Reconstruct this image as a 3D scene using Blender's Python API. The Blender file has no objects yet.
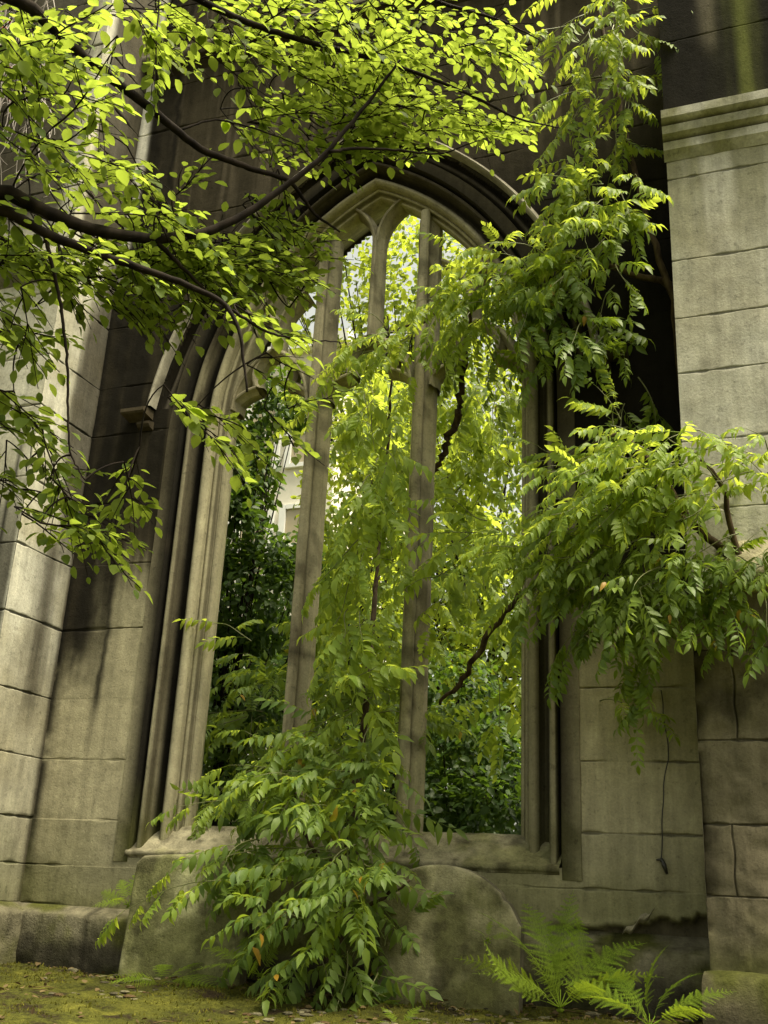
import bpy, math, random
import numpy as np
from mathutils import Vector, Matrix

# ------------------------------------------------------------------ camera, sky, sun
random.seed(4); RNG = np.random.default_rng(11)
SC = bpy.context.scene
COL = SC.collection
F_PX, PITCH, ROLL, YAW = 1050.0, math.radians(20.0), math.radians(2.88), math.radians(21.55)
CAM = np.array([0.0, -6.0, 0.0])

cy_, sy_ = math.cos(YAW), math.sin(YAW)
FW = np.array([-sy_*math.cos(PITCH), cy_*math.cos(PITCH), math.sin(PITCH)])
r0 = np.array([cy_, sy_, 0.0]); u0 = np.cross(r0, FW)
RT = math.cos(ROLL)*r0 + math.sin(ROLL)*u0
UP = -math.sin(ROLL)*r0 + math.cos(ROLL)*u0

cam_d = bpy.data.cameras.new('camera'); cam = bpy.data.objects.new('camera', cam_d); COL.objects.link(cam)
M = Matrix(((RT[0], UP[0], -FW[0], CAM[0]), (RT[1], UP[1], -FW[1], CAM[1]), (RT[2], UP[2], -FW[2], CAM[2]), (0, 0, 0, 1)))
cam.matrix_world = M
cam_d.sensor_fit = 'VERTICAL'; cam_d.sensor_height = 24.0; cam_d.lens = 24.0*F_PX/1024.0
cam_d.clip_start = 0.05; cam_d.clip_end = 2000
SC.camera = cam

TO_SUN = Vector((0.38, -0.04, 0.92)).normalized()
W = bpy.data.worlds.new('World'); SC.world = W; W.use_nodes = True
nt = W.node_tree; nt.nodes.clear()
wo = nt.nodes.new('ShaderNodeOutputWorld'); bg = nt.nodes.new('ShaderNodeBackground')
sky = nt.nodes.new('ShaderNodeTexSky'); sky.sky_type = 'NISHITA'; sky.sun_disc = False
sky.sun_elevation = math.asin(TO_SUN.z); sky.sun_rotation = math.atan2(TO_SUN.x, TO_SUN.y)
sky.dust_density = 5.0; sky.air_density = 1.0
hs = nt.nodes.new('ShaderNodeHueSaturation'); hs.inputs['Saturation'].default_value = 0.3
tint = nt.nodes.new('ShaderNodeMix'); tint.data_type = 'RGBA'; tint.blend_type = 'MULTIPLY'; tint.inputs[0].default_value = 1.0
tint.inputs[7].default_value = (1.0, 0.97, 0.78, 1)
nt.links.new(sky.outputs[0], hs.inputs['Color']); nt.links.new(hs.outputs[0], tint.inputs[6])
nt.links.new(tint.outputs[2], bg.inputs[0]); bg.inputs[1].default_value = 0.13
nt.links.new(bg.outputs[0], wo.inputs[0])

sd = bpy.data.lights.new('sun', 'SUN'); sun = bpy.data.objects.new('sun', sd); COL.objects.link(sun)
sd.energy = 5.0; sd.angle = math.radians(32); sd.color = (1.0, 0.91, 0.67)
sun.rotation_euler = TO_SUN.to_track_quat('Z', 'Y').to_euler()
sun.location = (8, 0, 14)

vs_ = SC.view_settings
vs_.view_transform = 'Standard'; vs_.look = 'None'; vs_.gamma = 1.0; vs_.use_curve_mapping = False
vs_.exposure = 1.18

# ------------------------------------------------------------------ helpers
def ray(x, y):
    d = (x-384)*RT - (y-512)*UP + F_PX*FW
    return d/np.linalg.norm(d)
def at(x, y, Y):
    d = ray(x, y); return CAM + d*((Y-CAM[1])/d[1])
def atd(x, y, dist):
    return CAM + ray(x, y)*dist

def hash3(ix, iy, iz, seed):
    h = (ix.astype(np.int64)*374761393 + iy.astype(np.int64)*668265263 + iz.astype(np.int64)*2147483647 + seed*974711) & 0x7fffffff
    h = ((h ^ (h >> 13))*1274126177) & 0x7fffffff
    h = ((h ^ (h >> 16))*1103515245) & 0x7fffffff
    return (h & 0xffff)/65535.0
def vnoise(p, seed=0):
    i = np.floor(p); f = p-i; f = f*f*(3-2*f)
    out = 0
    for dx in (0, 1):
        for dy in (0, 1):
            for dz in (0, 1):
                w = (f[..., 0] if dx else 1-f[..., 0])*(f[..., 1] if dy else 1-f[..., 1])*(f[..., 2] if dz else 1-f[..., 2])
                out = out + w*hash3(i[..., 0]+dx, i[..., 1]+dy, i[..., 2]+dz, seed)
    return out
def fbm(p, octs=4, seed=0):
    a, s, t = 0, 0.5, 0
    for k in range(octs):
        a = a + s*vnoise(p*(2.03**k), seed+k); t += s; s *= 0.5
    return a/t
def sm(a, b, x):
    t = np.clip((x-a)/(b-a), 0, 1); return t*t*(3-2*t)
def nrm(v):
    return v/np.maximum(np.linalg.norm(v, axis=-1, keepdims=True), 1e-9)
def xyz(x, y, z):
    return np.stack(np.broadcast_arrays(np.asarray(x, float), np.asarray(y, float), np.asarray(z, float)), -1)

class MB:
    """collects vertices, faces and one colour per vertex, links them as one mesh object"""
    def __init__(s): s.v = []; s.q = []; s.t = []; s.c = []; s.n = 0
    def add(s, v, q=None, t=None, c=None):
        v = np.asarray(v, float).reshape(-1, 3)
        if q is not None and len(q): s.q.append(np.asarray(q, int).reshape(-1, 4)+s.n)
        if t is not None and len(t): s.t.append(np.asarray(t, int).reshape(-1, 3)+s.n)
        if c is None: c = np.ones((len(v), 3))
        c = np.broadcast_to(np.asarray(c, float).reshape(-1, 3), (len(v), 3))
        s.v.append(v); s.c.append(c); s.n += len(v)
    def grid(s, P, C=None, mask=None, flip=False):
        a, b = P.shape[:2]
        idx = np.arange(a*b).reshape(a, b)
        q = np.stack([idx[:-1, :-1], idx[1:, :-1], idx[1:, 1:], idx[:-1, 1:]], -1)
        if flip: q = q[..., ::-1]
        if mask is not None: q = q[mask]
        s.add(P.reshape(-1, 3), q=q.reshape(-1, 4), c=None if C is None else np.broadcast_to(C, P.shape).reshape(-1, 3))
    def tube(s, pts, rad, seg=6, c=None, caps=True):
        pts = np.asarray(pts, float); n = len(pts)
        rad = np.broadcast_to(np.asarray(rad, float), (n,))
        tg = nrm(np.gradient(pts, axis=0))
        ref = np.array([0.13, 0.21, 0.97]) if abs(tg[0][2]) < 0.9 else np.array([0.9, 0.3, 0.1])
        A = nrm(np.cross(tg, ref)); B = np.cross(tg, A)
        th = np.linspace(0, 2*math.pi, seg, endpoint=False)
        P = pts[:, None]+rad[:, None, None]*(np.cos(th)[None, :, None]*A[:, None]+np.sin(th)[None, :, None]*B[:, None])
        idx = np.arange(n*seg).reshape(n, seg); nx = np.roll(idx, -1, 1)
        q = np.stack([idx[:-1], nx[:-1], nx[1:], idx[1:]], -1).reshape(-1, 4)
        V = P.reshape(-1, 3); t = []
        if caps:
            V = np.vstack([V, pts[0], pts[-1]])
            t = [(n*seg, idx[0, (k+1) % seg], idx[0, k]) for k in range(seg)]+[(n*seg+1, idx[-1, k], idx[-1, (k+1) % seg]) for k in range(seg)]
        s.add(V, q=q, t=t, c=c)
    def prism(s, poly, axis_fn, a, b, c=None):
        """closed polygon (list of 2d) pushed from a to b through axis_fn(p, q, s)"""
        n = len(poly)
        V = [axis_fn(p, q, a) for p, q in poly]+[axis_fn(p, q, b) for p, q in poly]
        q = [(k, (k+1) % n, n+(k+1) % n, n+k) for k in range(n)]
        V = np.array(V); c0 = V[:n].mean(0); c1 = V[n:].mean(0)
        V = np.vstack([V, c0, c1])
        t = [(2*n, (k+1) % n, k) for k in range(n)]+[(2*n+1, n+k, n+(k+1) % n) for k in range(n)]
        s.add(V, q=q, t=t, c=c)
    def build(s, name, mat, parent=None, smooth=True, loc=None):
        V = np.vstack(s.v); C = np.vstack(s.c)
        me = bpy.data.meshes.new(name)
        off = np.zeros(3) if loc is None else np.asarray(loc, float)
        me.vertices.add(len(V)); me.vertices.foreach_set('co', (V-off).astype(np.float32).ravel())
        fs = []
        nq = sum(len(x) for x in s.q); ntr = sum(len(x) for x in s.t)
        li = np.concatenate([x.ravel() for x in s.q]+[x.ravel() for x in s.t])
        st = np.concatenate([np.arange(nq)*4, nq*4+np.arange(ntr)*3])
        me.loops.add(len(li)); me.loops.foreach_set('vertex_index', li.astype(np.int32))
        me.polygons.add(nq+ntr); me.polygons.foreach_set('loop_start', st.astype(np.int32))
        me.polygons.foreach_set('use_smooth', np.full(nq+ntr, smooth))
        me.update(calc_edges=True)
        at_ = me.color_attributes.new('tone', 'FLOAT_COLOR', 'POINT')
        at_.data.foreach_set('color', np.hstack([C, np.ones((len(C), 1))]).astype(np.float32).ravel())
        me.materials.append(mat)
        o = bpy.data.objects.new(name, me); COL.objects.link(o)
        if mat.name == 'carved_stone':
            e = o.modifiers.new('arris', 'EDGE_SPLIT'); e.split_angle = math.radians(32)
        o.location = off
        if parent is not None:
            o.parent = parent
            o.location = off-world_loc(parent)
        return o
def world_loc(o):
    p = np.array(o.location[:])
    while o.parent is not None:
        o = o.parent; p = p+np.array(o.location[:])
    return p
def tag(o, label=None, cat=None, group=None, kind=None):
    for k, v in (('label', label), ('category', cat), ('group', group), ('kind', kind)):
        if v: o[k] = v
    return o
def empty(name, loc, label, cat, group=None):
    o = bpy.data.objects.new(name, None); COL.objects.link(o); o.location = loc
    return tag(o, label, cat, group)

# ------------------------------------------------------------------ materials
def newmat(name):
    m = bpy.data.materials.new(name); m.use_nodes = True
    n = m.node_tree; n.nodes.clear()
    return m, n, n.nodes.new('ShaderNodeOutputMaterial')
def N(n, t, **kw):
    x = n.nodes.new('ShaderNode'+t)
    for k, v in kw.items():
        if k in x.inputs: x.inputs[k].default_value = v
        else: setattr(x, k, v)
    return x
def stone_mat(name, rough=0.9, bump=0.28, scale=1.0, mottling=0.5):
    m, n, out = newmat(name); L = n.links.new
    p = N(n, 'BsdfPrincipled', Roughness=rough); p.inputs['Specular IOR Level'].default_value = 0.06
    a = N(n, 'VertexColor', layer_name='tone')
    g = N(n, 'NewGeometry')
    n1 = N(n, 'TexNoise', Scale=7*scale, Detail=8, Roughness=0.65); L(g.outputs['Position'], n1.inputs['Vector'])
    n2 = N(n, 'TexNoise', Scale=70*scale, Detail=6, Roughness=0.7); L(g.outputs['Position'], n2.inputs['Vector'])
    mp = N(n, 'Mapping'); mp.inputs['Scale'].default_value = (9, 9, 0.7); L(g.outputs['Position'], mp.inputs[0])
    n3 = N(n, 'TexNoise', Scale=2.0, Detail=5, Roughness=0.6); L(mp.outputs[0], n3.inputs['Vector'])
    r1 = N(n, 'MapRange'); r1.inputs['From Min'].default_value = 0.3; r1.inputs['From Max'].default_value = 0.72
    r1.inputs['To Min'].default_value = 1-0.42*mottling; r1.inputs['To Max'].default_value = 1+0.34*mottling; L(n1.outputs[0], r1.inputs[0])
    r2 = N(n, 'MapRange'); r2.inputs['From Min'].default_value = 0.3; r2.inputs['From Max'].default_value = 0.7
    r2.inputs['To Min'].default_value = 0.84; r2.inputs['To Max'].default_value = 1.14; L(n2.outputs[0], r2.inputs[0])
    r3 = N(n, 'MapRange'); r3.inputs['From Min'].default_value = 0.3; r3.inputs['From Max'].default_value = 0.7
    r3.inputs['To Min'].default_value = 0.78; r3.inputs['To Max'].default_value = 1.16; L(n3.outputs[0], r3.inputs[0])
    m1 = N(n, 'Math', operation='MULTIPLY'); L(r1.outputs[0], m1.inputs[0]); L(r2.outputs[0], m1.inputs[1])
    m2 = N(n, 'Math', operation='MULTIPLY'); L(m1.outputs[0], m2.inputs[0]); L(r3.outputs[0], m2.inputs[1])
    n4 = N(n, 'TexNoise', Scale=24*scale, Detail=6, Roughness=0.75); L(g.outputs['Position'], n4.inputs['Vector'])
    r4 = N(n, 'MapRange'); r4.inputs['From Min'].default_value = 0.56; r4.inputs['From Max'].default_value = 0.66
    r4.inputs['To Min'].default_value = 1.0; r4.inputs['To Max'].default_value = 0.68; L(n4.outputs[0], r4.inputs[0])
    r5 = N(n, 'MapRange'); r5.inputs['From Min'].default_value = 0.33; r5.inputs['From Max'].default_value = 0.40
    r5.inputs['To Min'].default_value = 1.18; r5.inputs['To Max'].default_value = 1.0; L(n4.outputs[0], r5.inputs[0])
    m3 = N(n, 'Math', operation='MULTIPLY'); L(r4.outputs[0], m3.inputs[0]); L(r5.outputs[0], m3.inputs[1])
    m4 = N(n, 'Math', operation='MULTIPLY'); L(m2.outputs[0], m4.inputs[0]); L(m3.outputs[0], m4.inputs[1])
    mx = N(n, 'VectorMath', operation='SCALE'); L(a.outputs[0], mx.inputs[0]); L(m4.outputs[0], mx.inputs['Scale'])
    L(mx.outputs[0], p.inputs['Base Color'])
    vo = N(n, 'TexVoronoi', Scale=26*scale); L(g.outputs['Position'], vo.inputs['Vector'])
    pit = N(n, 'MapRange'); pit.inputs['From Min'].default_value = 0.0; pit.inputs['From Max'].default_value = 0.22; L(vo.outputs[0], pit.inputs[0])
    ad = N(n, 'Math', operation='MULTIPLY_ADD'); L(n2.outputs[0], ad.inputs[0]); ad.inputs[1].default_value = 1.0
    ps = N(n, 'Math', operation='MULTIPLY'); L(pit.outputs[0], ps.inputs[0]); ps.inputs[1].default_value = 0.35
    L(ps.outputs[0], ad.inputs[2])
    ad2 = N(n, 'Math', operation='ADD'); L(ad.outputs[0], ad2.inputs[0]); L(n4.outputs[0], ad2.inputs[1])
    b = N(n, 'Bump', Strength=bump, Distance=0.012); L(ad2.outputs[0], b.inputs['Height']); L(b.outputs[0], p.inputs['Normal'])
    L(p.outputs[0], out.inputs[0])
    return m
def leaf_mat(name, base, base2, trans, tmix=0.42, rough=0.42, old=0.0, spec=0.28):
    m, n, out = newmat(name); L = n.links.new
    g = N(n, 'NewGeometry')
    mix = N(n, 'Mix', data_type='RGBA'); mix.inputs[6].default_value = (*base, 1); mix.inputs[7].default_value = (*base2, 1)
    oi = N(n, 'TexNoise', Scale=2.2, Detail=2); L(g.outputs['Position'], oi.inputs['Vector'])
    ad = N(n, 'Math', operation='MULTIPLY_ADD'); L(g.outputs['Random Per Island'], ad.inputs[0]); ad.inputs[1].default_value = 0.7
    sb = N(n, 'MapRange'); sb.inputs['From Min'].default_value = 0.35; sb.inputs['From Max'].default_value = 0.65; sb.inputs['To Max'].default_value = 0.5; sb.inputs['To Min'].default_value = -0.1
    L(oi.outputs[0], sb.inputs[0]); L(sb.outputs[0], ad.inputs[2]); L(ad.outputs[0], mix.inputs[0]); mix.clamp_factor = True
    col = mix.outputs[2]
    if old > 0:
        r = N(n, 'Math', operation='GREATER_THAN'); r.inputs[1].default_value = 1-old
        L(g.outputs['Random Per Island'], r.inputs[0])
        mo = N(n, 'Mix', data_type='RGBA'); mo.inputs[7].default_value = (0.32, 0.17, 0.02, 1)
        L(r.outputs[0], mo.inputs[0]); L(col, mo.inputs[6]); col = mo.outputs[2]
    p = N(n, 'BsdfPrincipled', Roughness=rough); p.inputs['Specular IOR Level'].default_value = spec
    L(col, p.inputs['Base Color'])
    tr = N(n, 'BsdfTranslucent')
    tm = N(n, 'Mix', data_type='RGBA', blend_type='MULTIPLY'); tm.inputs[0].default_value = 1.0
    sc = N(n, 'VectorMath', operation='SCALE'); sc.inputs['Scale'].default_value = 1.0
    hm = N(n, 'MapRange'); hm.inputs['To Min'].default_value = 0.6; hm.inputs['To Max'].default_value = 1.25; L(g.outputs['Random Per Island'], hm.inputs[0])
    sc.inputs[0].default_value = trans; L(hm.outputs[0], sc.inputs['Scale'])
    L(sc.outputs[0], tr.inputs[0])
    ms = N(n, 'MixShader'); ms.inputs[0].default_value = tmix
    L(p.outputs[0], ms.inputs[1]); L(tr.outputs[0], ms.inputs[2]); L(ms.outputs[0], out.inputs[0])
    return m
def bark_mat(name, c1, c2, sc=30):
    m, n, out = newmat(name); L = n.links.new
    p = N(n, 'BsdfPrincipled', Roughness=0.95); p.inputs['Specular IOR Level'].default_value = 0.15; g = N(n, 'NewGeometry')
    mp = N(n, 'Mapping'); mp.inputs['Scale'].default_value = (1, 1, 0.35); L(g.outputs['Position'], mp.inputs[0])
    t = N(n, 'TexNoise', Scale=sc, Detail=6); L(mp.outputs[0], t.inputs['Vector'])
    r = N(n, 'ValToRGB'); r.color_ramp.elements[0].color = (*c1, 1); r.color_ramp.elements[1].color = (*c2, 1)
    r.color_ramp.elements[0].position = 0.35; r.color_ramp.elements[1].position = 0.65
    L(t.outputs[0], r.inputs[0]); L(r.outputs[0], p.inputs['Base Color'])
    b = N(n, 'Bump', Strength=0.5, Distance=0.006); L(t.outputs[0], b.inputs['Height']); L(b.outputs[0], p.inputs['Normal'])
    L(p.outputs[0], out.inputs[0]); return m
def plain_mat(name, c, rough=0.6, metal=0.0):
    m, n, out = newmat(name); L = n.links.new
    p = N(n, 'BsdfPrincipled', Roughness=rough, Metallic=metal)
    g = N(n, 'NewGeometry'); t = N(n, 'TexNoise', Scale=5, Detail=5); L(g.outputs['Position'], t.inputs['Vector'])
    r = N(n, 'ValToRGB'); r.color_ramp.elements[0].color = (*[x*0.82 for x in c], 1); r.color_ramp.elements[1].color = (*[min(1, x*1.1) for x in c], 1)
    L(t.outputs[0], r.inputs[0]); L(r.outputs[0], p.inputs['Base Color']); L(p.outputs[0], out.inputs[0]); return m

M_ASHLAR = stone_mat('ashlar_stone'); M_ROUGH = stone_mat('rough_stone', bump=0.8, mottling=0.9)
M_CARVED = stone_mat('carved_stone', bump=0.25, mottling=0.5)
M_MOSSY = stone_mat('mossy_stone', bump=0.6, mottling=1.1)
M_WIST = leaf_mat('wisteria_leaf', (0.07, 0.125, 0.016), (0.14, 0.195, 0.026), (0.34, 0.46, 0.03), 0.38, 0.45, old=0.004)
M_WISTD = leaf_mat('shaded_wisteria_leaf', (0.065, 0.12, 0.024), (0.13, 0.185, 0.032), (0.36, 0.47, 0.04), 0.40, 0.5, old=0.008, spec=0.25)
M_WISTY = leaf_mat('sunlit_wisteria_leaf', (0.115, 0.19, 0.022), (0.19, 0.26, 0.04), (0.58, 0.69, 0.07), 0.5, 0.5)  # brighter copy of the wisteria leaf, sunlight put into its colours
M_TREE = leaf_mat('beech_leaf', (0.065, 0.11, 0.02), (0.13, 0.165, 0.03), (0.35, 0.45, 0.05), 0.54, 0.6, spec=0.15)
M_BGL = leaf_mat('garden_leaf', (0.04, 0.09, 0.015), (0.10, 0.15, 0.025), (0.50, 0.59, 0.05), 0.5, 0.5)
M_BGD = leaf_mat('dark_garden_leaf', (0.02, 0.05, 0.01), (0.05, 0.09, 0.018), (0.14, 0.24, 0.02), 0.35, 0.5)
M_FERN = leaf_mat('fern_leaf', (0.10, 0.17, 0.015), (0.17, 0.23, 0.025), (0.36, 0.48, 0.03), 0.42, 0.8, spec=0.08)
M_STEM = bark_mat('vine_bark', (0.03, 0.02, 0.012), (0.09, 0.065, 0.04))
M_SHOOT = plain_mat('green_shoot', (0.12, 0.13, 0.04), 0.6)
M_BARK = bark_mat('tree_bark', (0.006, 0.004, 0.0035), (0.022, 0.016, 0.012))

# ------------------------------------------------------------------ ground
def ground():
    mb = MB()
    xs = np.concatenate([[-300, -120, -50, -22, -12], np.arange(-8, 3.01, 0.045), [5, 12, 30, 80, 300]])
    ys = np.concatenate([[-300, -120, -50, -22, -12, -9], np.arange(-7, 0.4, 0.045), [0.8, 1.5, 3, 6, 12, 25, 60, 150, 400]])
    X, Y = np.meshgrid(xs, ys, indexing='ij')
    P = xyz(X, Y, 0)
    near = sm(-10, -7.5, X)*(1-sm(2.5, 5, X))*sm(-9, -6.5, Y)*(1-sm(0.5, 2, Y))
    h = (fbm(P*2.2, 3, 5)-0.5)*0.10 + (fbm(P*9, 3, 9)-0.5)*0.05
    bank = 0.05*sm(-1.6, -0.4, Y)
    Z = -0.55 + near*(h+bank) - 0.02
    mb.grid(xyz(X, Y, Z))
    m, n, out = newmat('mossy_ground'); L = n.links.new
    p = N(n, 'BsdfPrincipled', Roughness=0.95); p.inputs['Specular IOR Level'].default_value = 0.1
    g = N(n, 'NewGeometry')
    t1 = N(n, 'TexNoise', Scale=3.5, Detail=8, Roughness=0.7); L(g.outputs['Position'], t1.inputs['Vector'])
    t2 = N(n, 'TexNoise', Scale=45, Detail=5, Roughness=0.7); L(g.outputs['Position'], t2.inputs['Vector'])
    r1 = N(n, 'ValToRGB'); e = r1.color_ramp.elements
    e[0].position = 0.38; e[0].color = (0.028, 0.020, 0.010, 1); e[1].position = 0.56; e[1].color = (0.085, 0.085, 0.014, 1)
    k = e.new(0.46); k.color = (0.055, 0.058, 0.010, 1); k = e.new(0.7); k.color = (0.13, 0.125, 0.02, 1)
    L(t1.outputs[0], r1.inputs[0])
    r2 = N(n, 'MapRange'); r2.inputs['From Min'].default_value = 0.3; r2.inputs['From Max'].default_value = 0.7; r2.inputs['To Min'].default_value = 0.5; r2.inputs['To Max'].default_value = 1.4
    L(t2.outputs[0], r2.inputs[0])
    s = N(n, 'VectorMath', operation='SCALE'); L(r1.outputs[0], s.inputs[0]); L(r2.outputs[0], s.inputs['Scale']); L(s.outputs[0], p.inputs['Base Color'])
    b = N(n, 'Bump', Strength=1.0, Distance=0.03); L(t2.outputs[0], b.inputs['Height']); L(b.outputs[0], p.inputs['Normal'])
    L(p.outputs[0], out.inputs[0])
    tag(mb.build('ground', m), kind='structure')
    def gz(x, y):
        q = xyz(x, y, 0); return -0.57+(fbm(q*2.2, 3, 5)-0.5)*0.10+(fbm(q*9, 3, 9)-0.5)*0.05+0.05*sm(-1.6, -0.4, np.asarray(y))
    return gz
GZ = ground()

# scattered chips of stone and moss cushions, too many to count: one object each
def pebbles():
    mb = MB(); n = 1700
    x = RNG.uniform(-6, 0.2, n); y = -0.25-RNG.uniform(0, 1, n)**1.4*3.2
    k_ = fbm(xyz(x*2.1, y*2.1, 0), 3, 55) > .50; x = x[k_]; y = y[k_]; n = len(x)
    s = 0.007+0.026*RNG.uniform(0, 1, n)**3
    th = np.linspace(0, 2*math.pi, 7, endpoint=False)
    for i in range(n):
        R = RNG.uniform(0.7, 1.2, (3, 7)); z = float(GZ(x[i], y[i]))
        V = []
        for k, (hh, rr) in enumerate(((-.2, .8), (.25, 1.0), (.55, .6))):
            for j in range(7): V.append((x[i]+s[i]*1.3*rr*R[k, j]*math.cos(th[j]), y[i]+s[i]*rr*R[k, j]*math.sin(th[j]), z+s[i]*hh*0.8))
        V.append((x[i], y[i], z+s[i]*0.5))
        q = [(k*7+j, k*7+(j+1) % 7, (k+1)*7+(j+1) % 7, (k+1)*7+j) for k in (0, 1) for j in range(7)]
        t = [(14+j, 14+(j+1) % 7, 21) for j in range(7)]
        c = np.array((0.15, 0.135, 0.085))*RNG.uniform(0.3, 1.4) if RNG.uniform() > .25 else np.array((0.09, 0.06, 0.03))
        mb.add(V, q=q, t=t, c=c)
    tag(mb.build('gravel', M_ROUGH, smooth=False), kind='stuff', label='pale stone chips scattered over the mossy ground', cat='gravel')
pebbles()
def litter():
    mb = MB(); n = 1300
    x = RNG.uniform(-6, .2, n); y = -.16-RNG.uniform(0, 1, n)**2.4*3.0; k_ = fbm(xyz(x*1.6, y*1.6, 0), 3, 58)+.25*(y > -.45) > .50; x = x[k_]; y = y[k_]; n = len(x); z = GZ(x, y)+.008
    tl = [simple_leaf(np.random.default_rng(k), .05, .55) for k in range(6)]
    instance(mb, tl, np.stack([x, y, z], -1), np.stack([RNG.normal(0, 1, n), RNG.normal(0, 1, n), RNG.normal(0, .25, n)], -1), np.stack([RNG.normal(0, .35, n), RNG.normal(0, .35, n), np.ones(n)], -1), RNG.uniform(.5, 1.2, n))
    for k in range(0, min(n, 110)):
        p = np.array((x[k]+.1, y[k]-.05, z[k])); a = RNG.uniform(0, 6.28); d = np.array((math.cos(a), math.sin(a), 0.0)); L = RNG.uniform(.04, .16)
        mb.tube(np.array([p, p+d*L*.5+(0, 0, .006), p+d*L]), [.002, .002, .001], 4, c=(.5, .5, .5))
    m = leaf_mat('dead_leaf', (.06, .04, .018), (.14, .10, .045), (.08, .05, .02), .15, .8, spec=.15)
    tag(mb.build('leaf_litter', m), 'brown fallen leaves and bits of twig strewn on the moss', 'litter', kind='stuff')
def moss():
    mb = MB(); n = 26000
    x = RNG.uniform(-6.2, 0.3, n); y = -0.2-RNG.uniform(0, 1, n)**1.3*3.0
    dens = fbm(xyz(x, y, 0)*3.0, 3, 21)
    k = dens > 0.44; x = x[k]; y = y[k]; n = len(x)
    z = GZ(x, y)
    a = RNG.uniform(0, 2*math.pi, n); h = RNG.uniform(0.005, 0.016, n); w = h*RNG.uniform(0.3, 0.6, n)
    dx, dy = np.cos(a)*w, np.sin(a)*w
    lean = RNG.normal(0, 0.5, (n, 2))*h[:, None]
    V = np.stack([xyz(x-dx, y-dy, z-.004), xyz(x+dx, y+dy, z-.004), xyz(x+lean[:, 0], y+lean[:, 1], z+h)], 1).reshape(-1, 3)
    mb.add(V, t=np.arange(3*n).reshape(n, 3))
    m = leaf_mat('moss_leaf', (0.06, 0.06, 0.008), (0.14, 0.13, 0.02), (0.16, 0.16, 0.02), 0.3, 0.8, spec=0.1)
    tag(mb.build('moss', m), kind='stuff', label='low olive green moss covering the ground before the wall', cat='moss')
moss()

# ------------------------------------------------------------------ church ruin
CLEAN = np.array((0.33, 0.30, 0.20)); PALE = np.array((0.50, 0.485, 0.405)); SOOT_SHADE = np.array((0.032, 0.026, 0.017))
BLACK = np.array((0.010, 0.009, 0.007)); MOSS = np.array((0.10, 0.105, 0.028)); BROWN = np.array((0.165, 0.142, 0.094))
def mixc(a, b, t):
    return a*(1-t[..., None])+b*t[..., None]
COURSES = [-0.16, 0.08, 0.37, 0.755, 1.165, 1.65, 2.12, 2.6, 3.15, 3.55, 4.08, 4.55, 5.02, 5.5, 5.95, 6.4, 6.9, 7.4, 7.9, 8.4, 8.9]
def refine(base, lines, half=.016, step=.003):
    """grid lines with extra ones close to every joint"""
    a = np.concatenate([base]+[np.arange(c-half, c+half+1e-6, step) for c in lines if base[0] < c < base[-1]])
    a = np.sort(a); return a[np.concatenate([[True], np.diff(a) > .0012])]
def joints(u, v, courses, blk=0.95, seed=3, wid=0.005, wob=0.004):
    """0..1 joint strength on a coursed face and a random number per block"""
    q = xyz(u*3, v*3, seed)
    vv = v+(vnoise(q, seed)-0.5)*wob*2; uu = u+(vnoise(q+7, seed+5)-0.5)*wob*2
    cr = np.array(courses); k = np.searchsorted(cr, vv)
    d = np.min(np.abs(vv[..., None]-cr), -1)
    off = hash3(k, k*0, k*0, seed+11)*blk
    ub = (uu+off)/blk; j = np.floor(ub); du = np.minimum(ub-j, 1-(ub-j))*blk
    chip = .45+1.6*sm(.35, .8, fbm(xyz(u*14, v*14, seed), 3, seed+2))
    jt = np.maximum(1-sm(wid*0.5*chip, wid*1.6*chip, d), 0.9*(1-sm(wid*0.4, wid*1.4, du)))
    return jt, hash3(k, j, k*0, seed+23), d, du

CX, W0 = -2.61, 1.105
def arch_par(t):
    f = np.clip(t/0.56, 0, 1.4); return 3.24-0.28*f, 0.85+0.19*f      # spring height, centre offset
def arch_top(x, t):
    """height of the arch of offset t above x (nan outside)"""
    zs, e = arch_par(t); w = W0+t; R = w+e
    dx = np.abs(x-CX); h2 = R*R-(dx+e)**2
    return np.where((dx < w) & (h2 > 0), zs+np.sqrt(np.maximum(h2, 0)), np.where(dx < w, zs, -9))

ruin = empty('church_ruin', (-2.6, 0, -0.55), 'roofless soot stained stone church ruin with an open gothic window', 'church ruin')

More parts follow.
